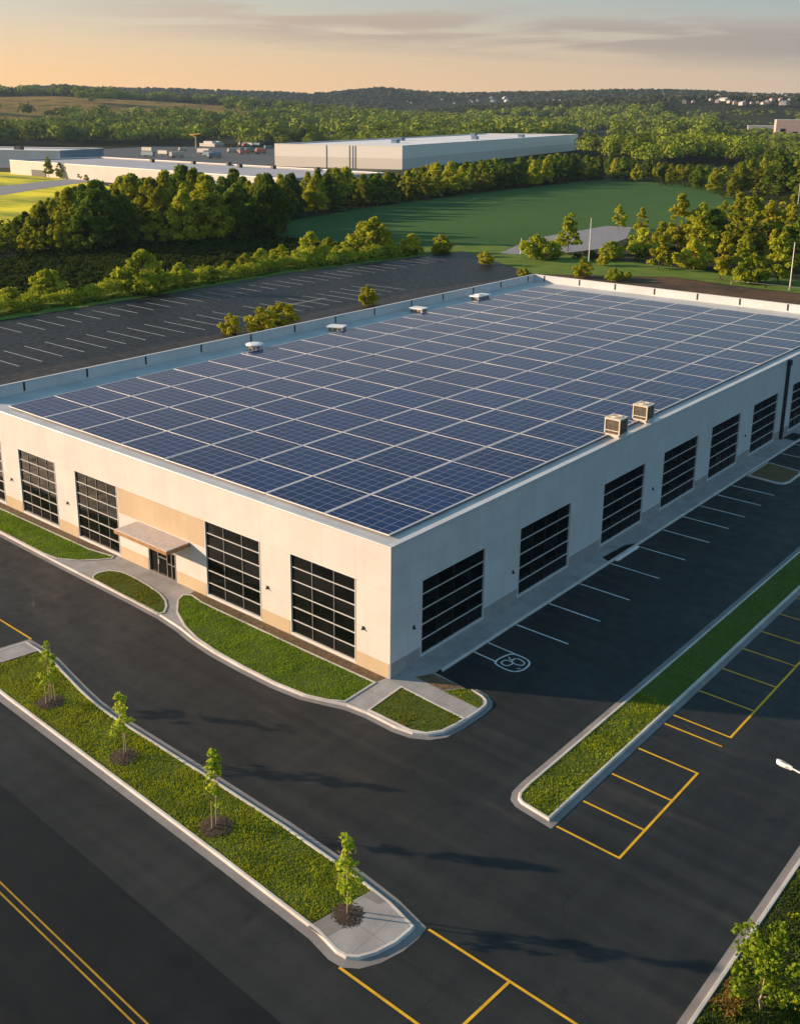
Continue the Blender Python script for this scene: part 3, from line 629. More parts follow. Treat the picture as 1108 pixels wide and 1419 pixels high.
# ------------------------------------------------------------------ solar panels
X0, X1, Y0, Y1, NX, NY = -45.05, -1.1, 1.15, 88.6, 8, 19
pw, pd = (X1-X0)/NX, (Y1-Y0)/NY
sp_ = empty('solar_panel', (0, 0, 8.9)); hx, hy = pw/2-.03, pd/2-.015; fb = .075; fy = .026
mb = MB()
mb.box(-hx, hx, -hy, -hy+fy, .16, .24); mb.box(-hx, hx, hy-fy, hy, .16, .24); mb.box(-hx, -hx+fb, -hy+fy, hy-fy, .16, .24); mb.box(hx-fb, hx, -hy+fy, hy-fy, .16, .24)
for x in (-1.7, 1.7):
    mb.box(x-.06, x+.06, -hy+.12, hy-.12, .10, .156)
    for y in (-1.5, 1.5): mb.box(x-.10, x+.10, y-.1, y+.1, .0, .10)
mb.build('frame', 'alu', sp_)
mb = MB(); mb.box(-hx+fb*.7, hx-fb*.7, -hy+fy*.7, hy-fy*.7, .19, .228); mb.build('cell_sheet', 'cells', sp_)
tag(sp_, 'dark blue framed solar panel lying in the grid on the flat roof', 'solar panel', 'solar panels covering the flat roof')
first = True
for i in range(NX):
    for j in range(NY):
        o = sp_ if first else copy_tree(sp_); first = False
        o.location = (X0+pw*(i+.5), Y0+pd*(j+.5), 8.9); o.rotation_euler = (random.uniform(-.003, .003), random.uniform(-.004, .004), 0)

# ------------------------------------------------------------------ rooftop units
def hvac(loc, label, s=1.0, rz=0.0):
    t = empty('rooftop_unit', loc, rz); tag(t, label, 'air conditioner', 'box air-conditioning units on the roof edge'); t.scale = s
    mb = MB(); mb.box(-.85, .85, -.85, .85, .0, .22); mb.build('base', 'hvac', t, bevel=.02)
    mb = MB(); 
    for x in (-.93, .79):
        for y in (-.93, .79): mb.box(x, x+.14, y, y+.14, .22, 1.62)
    mb.box(-.95, .95, -.95, .95, 1.62, 1.78); mb.box(-.93, .93, -.93, .93, .221, .36)
    for y0, y1 in ((-.92, -.88), (.88, .92)): mb.box(-.79, .79, y0, y1, .62, .70)
    mb.build('casing', 'hvac', t, bevel=.015)
    mb = MB(); mb.box(-.84, .84, -.84, .84, .36, 1.62)
    for k in range(14):
        a = -.76+k*.117
        mb.box(a-.02, a+.02, -.88, -.842, .38, 1.6); mb.box(a-.02, a+.02, .842, .88, .38, 1.6); mb.box(-.88, -.842, a-.02, a+.02, .38, 1.6); mb.box(.842, .88, a-.02, a+.02, .38, 1.6)
    mb.build('grille', 'grille', t)
    mb = MB()
    for r in (.2, .4, .6): mb.tube([(r*math.cos(2*math.pi*k/20), r*math.sin(2*math.pi*k/20), 1.81) for k in range(21)], .025, 6, False)
    for k in range(4):
        c, s_ = math.cos(k*math.pi/4), math.sin(k*math.pi/4); mb.tube([(-.62*c, -.62*s_, 1.81), (.62*c, .62*s_, 1.81)], .02, 6)
    mb.build('fan_guard', 'hvac', t)
hvac((-.78, 29.3, 8.92), 'boxy air-conditioning unit nearer the building corner', (.74, .74, .92)); hvac((-1.05, 34.6, 8.92), 'boxy air-conditioning unit farther from the building corner', (.72, .72, .88))
def vent(loc, label, k, rz=0.0):
    t = empty('roof_vent', loc, rz); tag(t, label, 'roof vent', 'low vents beside the back parapet')
    if k == 0:                                                          # round cowl
        mb = MB(); mb.tube([(0, 0, 0), (0, 0, .55)], .62, 12); mb.build('base', 'grille', t)
        mb = MB()
        for j in range(12): a = 2*math.pi*j/12; mb.tube([(.8*math.cos(a), .8*math.sin(a), .1), (.8*math.cos(a), .8*math.sin(a), .6)], .05, 6)
        mb.build('louvre', 'hvac', t)
        mb = MB(); mb.tube([(0, 0, .6), (0, 0, .7), (0, 0, .8)], [1.0, .98, .55], 16); mb.build('cap', 'white_metal', t)
    else:
        w_ = 1.5 if k == 2 else 1.05
        mb = MB(); mb.box(-w_*.8, w_*.8, -.6, .6, 0, .45); mb.build('base', 'grille', t)
        mb = MB()
        for x in (-w_*.85, -w_*.3, w_*.3, w_*.85):
            for y in (-.66, .60): mb.box(x-.06, x+.06, y, y+.06, .05, .45)
        mb.build('louvre', 'hvac', t)
        mb = MB(); mb.box(-w_, w_, -.8, .8, .45, .62)
        if k == 2: mb.box(-.7, .3, -.3, .5, .62, .75)
        mb.build('cap', 'white_metal', t, bevel=.04)
vent((-45.9, 31.6, 8.92), 'round capped roof vent nearest the left end of the back parapet', 0)
vent((-46.2, 45.3, 8.92), 'flat white roof vent, smallest of those beside the back parapet', 1, .4)
vent((-46.3, 61.2, 8.92), 'flat square roof vent between the small vent and the wide vent', 1, .1)
vent((-45.9, 74.6, 8.92), 'wide flat roof vent nearest the far roof corner', 2, math.pi/2)

# ------------------------------------------------------------------ trees and shrubs
def leaves(rng, lobes, n, size, flat=.5, asp=.6):
    """lobes: list of (cx,cy,cz,rx,rz); leaf quads spread over the lobes' shells"""
    lb = np.array(lobes); wts = lb[:, 3]**2; k = rng.choice(len(lb), n, p=wts/wts.sum()); c = lb[k, :3]
    d = rng.normal(size=(n, 3)); d /= np.linalg.norm(d, axis=1)[:, None]; d[:, 2] = np.where(d[:, 2] < -.35, -d[:, 2], d[:, 2])
    r = lb[k, 3:5]; rr = rng.uniform(.42, 1.0, n)**.55*(1+.32*rng.uniform(0, 1, n)**3)
    p = c+d*np.stack([r[:, 0], r[:, 0], r[:, 1]], 1)*rr[:, None]
    nn = d+rng.normal(size=(n, 3))*flat; nn /= np.linalg.norm(nn, axis=1)[:, None]
    t = np.cross(nn, rng.normal(size=(n, 3))); t /= np.linalg.norm(t, axis=1)[:, None]; b = np.cross(nn, t)
    s = (size*rng.uniform(.5, 1.5, n))[:, None]
    return np.stack([p-t*s, p-b*s*asp, p+t*s, p+b*s*asp], 1).reshape(-1, 3)
def lobes_for(rng, H, R, base, n, top=.45, jit=1.0, ls=1.0, low=1.0):
    out = []
    for i in range(n):
        f = rng.uniform(0, 1)**low; z = base+(H-base)*(.08+.86*f)
        prof = math.sin(math.pi*min(1, (f*.92+.16)))**.6 if top > .3 else (1-f*.92)**.8
        a = rng.uniform(0, 2*math.pi); q = R*prof*math.sqrt(rng.uniform(.1, 1))*.78*jit
        r = ls*R*rng.uniform(.30, .50)*(1-.32*f); out.append((q*math.cos(a), q*math.sin(a), min(z, H-r*.8), r, r*.8))
    return out
def trunk_mb(rng, H, R, base, r0):
    mb = MB(); top = base+(H-base)*.6; mb.tube([(0, 0, -.1), (.05*R*rng.normal(), .05*R*rng.normal(), base*.6), (.08*R*rng.normal(), .08*R*rng.normal(), base), (0, 0, top)], [r0, r0*.8, r0*.65, r0*.25], 7)
    for i in range(5):
        a = rng.uniform(0, 6.28); z = base*.8+(top-base*.8)*rng.uniform(0, .8); q = R*rng.uniform(.4, .75)
        mb.tube([(0, 0, z), (q*.5*math.cos(a), q*.5*math.sin(a), z+q*.35), (q*math.cos(a), q*math.sin(a), z+q*.8)], [r0*.4, r0*.25, r0*.08], 5)
    return mb
def proto(name, seed, H, R, base, nl, nleaf, size, mat, r0=.2, bark='bark', top=.5, flat=.45, jit=1.0, ls=1.0, low=1.0):
    rng = np.random.default_rng(seed); e = empty(name, (0, 0, 0))
    link('crown', np_mesh('crown', leaves(rng, lobes_for(rng, H, R, base, nl, top, jit, ls, low), nleaf, size, flat), 4, mat), e)
    trunk_mb(rng, H, R, base, r0).build('trunk', bark, e, True)
    e['proto'] = 1; return e
class Kind:
    """first place() moves the made one itself, later ones copy it"""
    def __init__(s, *p): s.p = list(p); s.used = [False]*len(p)
    def place(s, loc, sc, label, cat, group=None, i=None, rz=None):
        i = random.randrange(len(s.p)) if i is None else i % len(s.p)
        o = copy_tree(s.p[i]) if s.used[i] else s.p[i]; s.used[i] = True
        if 'proto' in o: del o['proto']
        o.location = loc; o.rotation_euler = (0, 0, random.uniform(0, 6.28) if rz is None else rz); o.scale = sc if isinstance(sc, tuple) else (sc,)*3
        tag(o, label, cat, group); return o
    def clean(s):
        for u, p in zip(s.used, s.p):
            if not u:
                for c in list(p.children): bpy.data.objects.remove(c)
                bpy.data.objects.remove(p)
big = Kind(*[proto('broadleaf_tree', 100+i, 14, 5.2, .3, (60, 44, 72)[i % 3], (7200, 5200, 8200)[i % 3], .36, 'leaf' if i % 2 else 'leaf_dark', .3, flat=.65, ls=(.8, .62, .74)[i % 3], jit=(1.15, 1.3, 1.2)[i % 3], top=(.5, .5, .2)[i % 3]) for i in range(6)])
yel = Kind(*[proto('broadleaf_tree', 130+i, 10, 2.5 if i % 2 else 3.1, .3, 46, 3600, .27, 'leaf_gold' if i % 2 else 'leaf_bright', .16, top=.5 if i < 2 else .2, flat=.75, ls=.72, jit=1.2) for i in range(4)])
shr = Kind(*[proto('shrub', 150+i, 4, 2.7, .05, 48, 3400, .24, 'leaf_bright' if i != 3 else 'leaf', .1, flat=.8, ls=.7, jit=1.2, low=1.35) for i in range(4)])
gsh = Kind(*[proto('shrub', 170+i, 3, 1.7, .05, 34, 2200, .17, 'leaf_gold', .07, flat=.8, ls=.75, jit=1.2, low=1.3) for i in range(2)])

ENV = [(-200, 318), (0, 318), (20, 306), (45, 290), (75, 272), (100, 262), (170, 248), (215, 240), (250, 232), (290, 243), (330, 236), (370, 246), (430, 240), (480, 234), (505, 244), (560, 238), (600, 228), (650, 224), (700, 221), (780, 214), (830, 217), (880, 220), (930, 228), (1000, 232), (1050, 218), (1108, 200), (1300, 190)]
def hcap(x, y, want, lo=.25):
    X, Y = px((x, y, 0)); yt = float(np.interp(X, [e[0] for e in ENV], [e[1] for e in ENV]))
    d = np.array([x, y, 0])-CAM; z = d@Fw
    h = (Y-yt)*z/FPX/Up[2]
    return min(want, h)
placed = []
def fill(poly, spacing, kind, hrange, label, cat, group, base_h, maxn=999, minh=4.5, tries=4000):
    n = 0
    for q in scatter(poly, tries):
        if n >= maxn: break
        if any((q[0]-a)**2+(q[1]-b)**2 < (spacing+.0)**2 for a, b in placed): continue
        h = hcap(q[0], q[1], random.uniform(*hrange))
        if h < minh: continue
        placed.append(tuple(q)); n += 1
        s = h/base_h; wd = s*random.uniform(.75, 1.25) if h > 10 else max(s, .62)*random.uniform(.9, 1.2)
        kind.place((q[0], q[1], -.1), (wd*.92, wd*.92, s), label, cat, group)
    return n
cnt = []
cnt.append(fill([(-196, 84), (-190, 98), (-183, 140), (-170, 160), (-205, 178), (-232, 172), (-268, 122), (-245, 88), (-215, 76)], 6.3, big, (9, 19), 'tall broadleaf tree in the dark wood behind the back car park', 'tree', 'trees of the dark wood behind the back car park', 14, 110))
cnt.append(fill([(-206, 178), (-226, 265), (-236, 355), (-240, 470), (-262, 475), (-262, 350), (-250, 255), (-232, 170)], 6.8, big, (8, 17), 'broadleaf tree in the belt between the long field and the warehouses', 'tree', 'trees of the belt between the field and the warehouses', 14, 105))
cnt.append(fill([tuple(at(*q)[:2]) for q in ((836, 250), (900, 254), (960, 264), (1010, 276), (1050, 287), (1140, 292), (1140, 236), (960, 230), (836, 238))], 8.0, big, (8, 17), 'broadleaf tree in the wood at the far right end of the field', 'tree', 'trees of the wood at the far right end of the field', 14, 85))
# golden and green trees behind the far roof corner, one by one
RIGHTWOOD = [tuple(at(*q)[:2]) for q in ((836, 250), (960, 264), (1050, 287), (1160, 292), (1160, 236), (960, 230), (836, 238))]
RT = [(742, 360, 327, 'shr', 'round yellow-green bush beside the pale lot'), (786, 352, 297, 'y2', 'slim dark green upright tree beside the pale lot'), (856, 318, 285, 'y0', 'small light tree standing alone at the edge of the field'),
      (887, 326, 289, 'y1', 'small golden tree at the edge of the field'), (912, 374, 308, 'y3', 'broad golden tree in front of the mixed clump'), (938, 350, 272, 'y1', 'tallest pointed yellow tree of the mixed clump'),
      (968, 352, 283, 'y0', 'light green tree in the middle of the mixed clump'), (1000, 388, 322, 'y3', 'yellow-green open tree by the guard rail'), (1035, 362, 276, 'b', 'dark green broad tree at the back of the mixed clump'),
      (1062, 356, 282, 'y1', 'olive-gold tree rising at the back of the mixed clump'), (1078, 392, 324, 'y0', 'bright open tree near the right-hand pole'), (1105, 372, 300, 'b', 'dark tree cut by the right edge of the photo'),
      (806, 385, 360, 'gsh', 'small cone-shaped yellow shrub behind the far parapet'), (835, 368, 350, 'gsh', 'small round shrub on the verge behind the far parapet'), (672, 367, 348, 'gsh', 'single small shrub on the far end of the back car park'),
      (850, 390, 372, 'shr', 'low wide shrub clump behind the far parapet'), (868, 388, 376, 'gsh', 'low yellow shrub next to the wide shrub clump'), (724, 384, 370, 'gsh', 'tiny shrub at the far roof corner'),
      (985, 350, 292, 'b', 'dark broad tree behind the open yellow tree'), (1018, 345, 270, 'y1', 'brownish-gold tree at the crest of the mixed clump'), (957, 372, 335, 'shr', 'rounded bush below the golden trees'), (1040, 392, 355, 'shr', 'green bush behind the guard rail'),
      (890, 352, 318, 'shr', 'green bush at the left foot of the mixed clump'), (762, 358, 334, 'shr', 'dark green bush joined to the round yellow bush'), (846, 360, 335, 'shr', 'dark purple-green bush beside the thin pole')]
for x, yb, yt, k, lab in RT:
    P = at(x, yb); z = (P-CAM)@Fw; h = (yb-yt)*z/FPX/Up[2]; placed.append((P[0], P[1]))
    if k == 'b': big.place((P[0], P[1], 0), (h/14*1.1, h/14*1.1, h/14), lab, 'tree')
    elif k[0] == 'y': yel.place((P[0], P[1], 0), (h/10*1.05, h/10*1.05, h/10), lab, 'tree', i=int(k[1]))
    elif k == 'shr': shr.place((P[0], P[1], 0), (h/4*1.0, h/4*1.0, h/4), lab, 'shrub')
    else: gsh.place((P[0], P[1], 0), h/3, lab, 'shrub')
ENV = [(-200, 268), (900, 300), (960, 275), (1300, 262)]
cnt.append(fill([(-80, 190), (-30, 178), (0, 190), (0, 270), (-60, 285), (-92, 255)], 4.6, yel, (6, 12), 'olive to golden tree in the thick of the mixed clump at the right', 'tree', 'trees in the thick of the mixed clump', 10, 60))
# shrubs along the back car park
SHR = [(67, 414, 374, 2, 'rounded bright green bush, alone, left of the biggest bush by the back car park'), (14, 424, 398, 2, 'low green bush at the left edge of the photo by the back car park'), (200, 405, 349, 0, 'biggest yellow-green bush on the back car park edge'),
       (250, 394, 365, 1, 'bush close to the right of the biggest bush'), (290, 388, 370, 2, 'low green bush midway along the hedge'), (340, 376, 352, 3, 'dark low bush in the hedge'), (362, 371, 345, 0, 'pale green bush in the hedge'),
       (390, 366, 340, 1, 'light round bush near the right end of the hedge'), (430, 362, 323, 0, 'tall light green bush near the right end of the hedge'), (478, 356, 335, 2, 'green bush between the light bush and the dark bush'), (518, 352, 304, 3, 'largest dark green bush at the right end of the hedge'),
       (570, 351, 325, 3, 'dark bush beside the far end of the back car park'), (610, 350, 326, 3, 'second dark bush toward the far end of the back car park'), (318, 380, 362, 3, 'small bush behind the hedge'), (455, 352, 330, 3, 'dark bush behind the light bush')]
for x, yb, yt, i, lab in SHR:
    P = at(x, yb); z = (P-CAM)@Fw; h = (yb-yt)*z/FPX/Up[2]; w_ = h/4*(.95 if h > 4 else 1.2)
    shr.place((P[0], P[1], -.1), (w_, w_, h/4), lab, 'shrub', i=i)
for x, yb, yt, lab in ((320, 463, 436, 'small upright golden shrub behind the back parapet'), (362, 458, 428, 'left half of the golden shrub pair behind the back parapet'), (390, 452, 421, 'right half of the golden shrub pair behind the back parapet'), (509, 424, 397, 'golden shrub farthest along the back parapet')):
    P = at(x, yb); z = (P-CAM)@Fw; h = (yb-yt)*z/FPX/Up[2]+.3; gsh.place((P[0], P[1], -.2), (h/3*(1.35 if x in (362, 390) else .85),)*2+(h/3,), lab, 'shrub')
# hedge along the lot
def hedge(name, pts, w_, h, n, mat, label):
    rng = np.random.default_rng(5); lb = []
    for a, b in zip(pts[:-1], pts[1:]):
        m = int(math.dist(a, b)/1.1)
        for i in range(m):
            f = i/m; s = rng.uniform(.55, 1.25); lb.append((a[0]+(b[0]-a[0])*f+rng.normal()*w_*.35, a[1]+(b[1]-a[1])*f, h*.35*s, w_*.6*s, h*.55*s))
    e = tag(link(name, np_mesh(name, leaves(rng, lb, n, .2), 4, mat)), label, 'hedge'); return e
hedge('hedge', [(-131, 30), (-130.6, 76), (-132.5, 118), (-127, 160)], 2.6, 2.7, 36000, 'leaf_bright', 'long low bright green hedge along the edge of the back car park')
hedge('hedge', [(-128, 30), (-127.4, 76), (-129, 118), (-123.5, 160)], 1.3, .7, 12000, 'leaf', 'strip of low ground cover in front of the hedge')
for x, yb, yt, k, i, lab in ((68, 247, 219, yel, 2, 'dark pointed evergreen in front of the long low warehouse'), (84, 247, 226, big, 1, 'round dark tree beside the pointed evergreen'), (116, 249, 238, shr, 3, 'small round tree close to the wall of the long low warehouse'), (122, 250, 241, shr, 3, 'tiny bush beside the small round tree at the warehouse wall')):
    P = at(x, yb); z = (P-CAM)@Fw; h = (yb-yt)*z/FPX/Up[2]; f = h/{yel: 10, big: 14, shr: 4}[k]; k.place((P[0], P[1], 0), f, lab, 'tree' if k is not shr else 'shrub', i=i)
for k in (big, yel, shr, gsh): k.clean()

def under(poly, n, h, label, seed):
    rng = np.random.default_rng(seed); q = scatter(poly, n); lb = [(x, y, h*.3, h*rng.uniform(.5, 1.1), h*rng.uniform(.4, .9)) for x, y in q]
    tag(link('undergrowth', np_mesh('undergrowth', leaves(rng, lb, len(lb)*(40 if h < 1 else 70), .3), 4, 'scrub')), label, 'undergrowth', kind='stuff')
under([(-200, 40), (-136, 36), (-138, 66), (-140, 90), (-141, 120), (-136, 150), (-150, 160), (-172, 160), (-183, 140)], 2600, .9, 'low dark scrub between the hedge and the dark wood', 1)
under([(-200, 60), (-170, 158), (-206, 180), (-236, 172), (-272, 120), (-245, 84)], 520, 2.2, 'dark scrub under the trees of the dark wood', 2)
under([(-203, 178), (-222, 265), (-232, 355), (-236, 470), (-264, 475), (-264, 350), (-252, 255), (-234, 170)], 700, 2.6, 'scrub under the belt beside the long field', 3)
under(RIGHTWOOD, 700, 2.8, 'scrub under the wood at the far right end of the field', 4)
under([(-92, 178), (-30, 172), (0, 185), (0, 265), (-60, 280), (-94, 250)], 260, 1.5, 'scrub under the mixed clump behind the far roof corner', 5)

# saplings on the median
def sapling(loc, H, R, base, seed, ns, label, wide=1.0):
    rng = np.random.default_rng(seed); t = empty('young_tree', (loc[0], loc[1], .1)); tag(t, label, 'young tree', 'staked young trees on the median')
    lb = []
    for i in range(26):
        f = rng.uniform(0, 1); z = base+(H-base)*f; q = R*(1-.72*f)*rng.uniform(.2, 1); a = rng.uniform(0, 6.28); lb.append((q*math.cos(a), q*math.sin(a), z, .17*R+.07, .17*R+.09))
    V = leaves(rng, lb, 600, .085, .9, .75); link('crown', np_mesh('crown', V, 4, 'leaf_young'), t)
    mb = MB(); mb.tube([(0, 0, -.05), (.03, .02, base), (0, .02, H*.92)], [.045, .035, .012], 7)
    for i in range(9):
        a = rng.uniform(0, 6.28); z = base*.9+(H-base)*rng.uniform(0, .75); q = R*rng.uniform(.5, .9)*(1-.5*(z-base)/(H-base)); mb.tube([(0, 0, z), (q*math.cos(a), q*math.sin(a), z+q*.7)], [.016, .006], 5)
    mb.build('trunk', 'pale_bark', t, True)
    for k in range(ns):
        a = 2.2+k*2.6; mb = MB(); x, y = .3*math.cos(a), .3*math.sin(a); mb.tube([(x, y, -.05), (x*.9, y*.9, 1.55)], .032, 7)
        mb.tube([(x*.9, y*.9, 1.4), (x*.45, y*.45, 1.46), (0, .02, 1.42)], .012, 5); mb.build('stake', 'stake', t)
    return t
def mulch(loc, r, square=False):
    n = 4 if square else 18; rng = np.random.default_rng(int(loc[0]*7+300)); mb = MB(); b = []
    for k in range(n): 
        a = 2*math.pi*(k+.5)/n; q = r*(1 if square else rng.uniform(.85, 1.1)); b.append((loc[0]+q*math.cos(a), loc[1]+q*math.sin(a)))
    for k in range(n): mb.face([(*b[k], .11), (*b[(k+1) % n], .11), (loc[0], loc[1], .20)])
    struct('mulch_bed', mb, 'mulch')
    q = rng.normal(size=(700, 2))*r*.42; q = q[np.hypot(q[:, 0], q[:, 1]) < r*.98]; n = len(q); V = np.zeros((n, 4, 3)); a = rng.uniform(0, 6.28, n); tl = rng.uniform(-.5, .5, n)
    c, s = np.cos(a), np.sin(a); l, w_ = .07, .025
    for i, (u, v) in enumerate(((-1, -1), (1, -1), (1, 1), (-1, 1))):
        V[:, i, 0] = loc[0]+q[:, 0]+u*l*c-v*w_*s; V[:, i, 1] = loc[1]+q[:, 1]+u*l*s+v*w_*c; V[:, i, 2] = .20-.085*np.hypot(q[:, 0], q[:, 1])/r+u*l*tl*.5+.015
    tag(link('bark_chips', np_mesh('bark_chips', V.reshape(-1, 3), 4, 'mulch')), 'brown bark chips around a young tree on the median', 'mulch', kind='stuff')
for k, (loc, H, R, b_, ns, lab, sq) in enumerate((((-13.61, -15.45), 3.95, .75, 1.5, 3, 'young tree with dense crown and three stakes, nearest the left end of the median', 0), ((-5.81, -15.76), 3.85, .72, 1.5, 1, 'young tree with open lopsided crown and one stake, second along the median', 0),
        ((2.37, -16.24), 4.2, .72, 1.3, 2, 'tallest young tree with narrow crown and two stakes, third along the median', 0), ((11.2, -16.35), 4.05, .8, 1.0, 1, 'young tree in the square mulch patch beside the concrete pad', 1))):
    mulch(loc, .8 if sq else .85, sq); sapling(loc, H, R, b_, 300+k, ns, lab)
# right-hand lawn: young tree, brown shrub, tufts
rng = np.random.default_rng(77); P = (26.75, -9.2)
t = empty('young_tree', (P[0], P[1], .1)); tag(t, 'leafy young tree on the rough lawn at the lower right corner', 'young tree')
link('crown', np_mesh('crown', leaves(rng, [(rng.normal()*.75, rng.normal()*.75, rng.uniform(.9, 3.2), .34, .34) for _ in range(34)], 1700, .085, .9, .75), 4, 'leaf_mid'), t); trunk_mb(rng, 3.4, 1.2, .7, .06).build('trunk', 'pale_bark', t, True)
t = empty('shrub', (25.95, -10.3, .1)); tag(t, 'small brown dried shrub at the foot of the lower right young tree', 'shrub')
link('crown', np_mesh('crown', leaves(rng, [(rng.normal()*.3, rng.normal()*.3, rng.uniform(.25, 1.0), .25, .25) for _ in range(14)], 700, .05, .9, .7), 4, 'leaf_brown'), t); trunk_mb(rng, 1, .5, .2, .03).build('trunk', 'bark', t, True)
lb = [(x, y, .12, .16, .14) for x, y in zip(rng.uniform(25.6, 31, 150), rng.uniform(-15, 5, 150))]
tag(link('undergrowth', np_mesh('undergrowth', leaves(rng, lb, 5200, .06, .9), 4, 'grass')), 'leafy weeds scattered through the right-hand lawn', 'weeds', kind='stuff')
lb = [(x, y, .1, .08, .07) for x, y in zip(rng.uniform(13.2, 14.35, 60), rng.uniform(-4.7, 6, 60))]
tag(link('undergrowth', np_mesh('undergrowth', leaves(rng, lb, 1300, .035, .9), 4, 'leaf_young')), 'yellowish weeds along the sunlit end of the near island', 'weeds', kind='stuff')

# ------------------------------------------------------------------ far forest: reads as one mass
rr = random.Random(3)
def ray_hit(x, y):
    d = Fw+Rt*(x-PX)/FPX-Up*(y-PY)/FPX; d /= np.linalg.norm(d[:2])
    for s in np.arange(1400, 4600, 12.0):
        p = CAM+d*s
        if hill(p[0], p[1])[0] > p[2]: return p
    return None
HP = []
for k in range(60):
    x, y = (rr.uniform(945, 1108), rr.uniform(134, 148)) if k < 46 else (rr.uniform(560, 780), rr.uniform(138, 146))
    p = ray_hit(x, y)
    if p is not None: HP.append((p[0], p[1]))

def forest(name, n, rlo, rhi, alo, ahi, hh, size, per, label, power=.5, keep=None, rr=(.38, .6)):
    rng = np.random.default_rng(len(name)+n); r = (rlo**(1/power*1.0)+rng.uniform(0, 1, n)*(rhi**(1/power)-rlo**(1/power)))**power; a = np.radians(rng.uniform(alo, ahi, n))
    x, y = CAM[0]+r*np.cos(a), CAM[1]+r*np.sin(a); k = keep(x, y, r, np.degrees(a), rng); x, y, r = x[k], y[k], r[k]; n = len(x); z = hill(x, y)[0]
    h = rng.uniform(*hh, n)*np.where(lowzone(x, y), .33, 1.0); R = h*rng.uniform(*rr, n); c = np.repeat(np.stack([x, y, z], 1), per, 0); hR = np.repeat(R, per); hH = np.repeat(h, per); m = n*per
    d = rng.normal(size=(m, 3)); d /= np.linalg.norm(d, axis=1)[:, None]; d[:, 2] = np.where(d[:, 2] < -.2, -d[:, 2], d[:, 2])
    lump = 1+.22*np.sin(d[:, 0]*5+np.repeat(rng.uniform(0, 6, n), per))*np.sin(d[:, 1]*5+d[:, 2]*4)
    p = c+d*np.stack([hR*lump, hR*lump, hH*.45*lump], 1); p[:, 2] += hH*.5
    nn = d+rng.normal(size=(m, 3))*.45; nn /= np.linalg.norm(nn, axis=1)[:, None]; t = np.cross(nn, rng.normal(size=(m, 3))); t /= np.linalg.norm(t, axis=1)[:, None]; b = np.cross(nn, t)
    s = (np.repeat(h, per)/12*size*rng.uniform(.6, 1.3, m))[:, None]
    core = (np.arange(m) % per) < per*.16; cc = c.copy(); cc[:, 2] += hH*.5; p = np.where(core[:, None], cc+(p-cc)*.5, p); s = np.where(core[:, None], s*2.3, s)  # oversized inner leaves added to block light through the crowns
    tag(link(name, np_mesh(name, np.stack([p-t*s, p-b*s*.75, p+t*s, p+b*s*.75], 1).reshape(-1, 3), 4, 'far_forest' if rlo > 2000 else 'forest')), label, 'forest', kind='stuff')
def lowzone(x, y):                                                       # scrub in front of far buildings
    bad = town(x, y)
    for X, Yb, wd in ((1073, 190, 110), (1003, 181, 130), (1035, 184, 90)):
        P = at(X, Yb); d = P[:2]-CAM[:2]; D = np.linalg.norm(d); d = d/D; s_ = (x-CAM[0])*d[0]+(y-CAM[1])*d[1]; c_ = (x-CAM[0])*d[1]-(y-CAM[1])*d[0]
        bad |= (s_ > D*.45) & (s_ < D+90) & (c_ > -15) & (c_ < wd)
    return bad
def clear(x, y):                                                         # where warehouses, yard and golf course lie
    bad = (x > -840) & (x < -225) & (y > 240) & (y < 720) & (y-700 < (x+480)*-.9+80)
    q = np.stack([x, y], 1)
    bad |= inside(q, [(-560, 250), (-225, 240), (-270, 470), (-350, 480), (-455, 870), (-590, 870), (-560, 690), (-860, 720), (-1000, 560), (-800, 330)])
    bad |= inside(q, [(-250, 60), (-235, 175), (-330, 260), (-560, 280), (-640, 220), (-500, 60)])
    for X, Yb, wd in ((1073, 190, 110), (1003, 181, 130), (1035, 184, 90)):
        P = at(X, Yb); d = P[:2]-CAM[:2]; D = np.linalg.norm(d); d = d/D; s_ = (x-CAM[0])*d[0]+(y-CAM[1])*d[1]; c_ = (x-CAM[0])*d[1]-(y-CAM[1])*d[0]
        bad |= (s_ > D-40) & (s_ < D+90) & (c_ > -15) & (c_ < wd)
    return bad
FIELD = [(-168, 150), (-112, 178), (-90, 262), (-100, 350), (-165, 440), (-238, 475), (-236, 350), (-205, 178)]
def town(x, y):
    b = np.zeros(len(x), bool)
    for p in HP:
        d = np.array(p)-CAM[:2]; D = np.linalg.norm(d); d = d/D; s_ = (x-CAM[0])*d[0]+(y-CAM[1])*d[1]; c_ = (x-CAM[0])*d[1]-(y-CAM[1])*d[0]
        b |= (np.abs(c_) < 40) & (s_ > D-420) & (s_ < D+30)
    return b
MEADOW = [tuple(at(*q)[:2]) for q in ((755, 207), (1000, 211), (1005, 203), (880, 196), (800, 194))]
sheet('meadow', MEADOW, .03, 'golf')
def patchy(x, y, s, t): return np.sin(x/s+1.3*np.sin(y/s*.7))*np.sin(y/s*1.1+1.1*np.sin(x/s*.8)) > t
def keep1(x, y, r, a, rng): return ~clear(x, y) & (rng.uniform(size=len(x)) < .8) & ~(r < 470+260*sm((a-124)/6)) & ~inside(np.stack([x, y], 1), RIGHTWOOD) & ~((x > -262) & (a > 131.5) & (y < 560)) & ~inside(np.stack([x, y], 1), FIELD) & ~inside(np.stack([x, y], 1), MEADOW) & (patchy(x, y, 55, -.55)) & ~((a < 125) & (r > 560) & (r < 640))
def keep2(x, y, r, a, rng): return ~clear(x, y) & ~inside(np.stack([x, y], 1), MEADOW) & patchy(x, y, 140, -.45) & ~((a > 134+3*np.sin(r/130)) & (r > 1750) & (r < 2320) & patchy(x, y, 60, -.75))
def keep3(x, y, r, a, rng): return (r > 2350)
forest('forest', 3000, 470, 1150, 106, 154, (9, 19), .62, 430, rr=(.45, .72), label= 'belts of broadleaf woodland around and beyond the warehouses', keep=keep1)
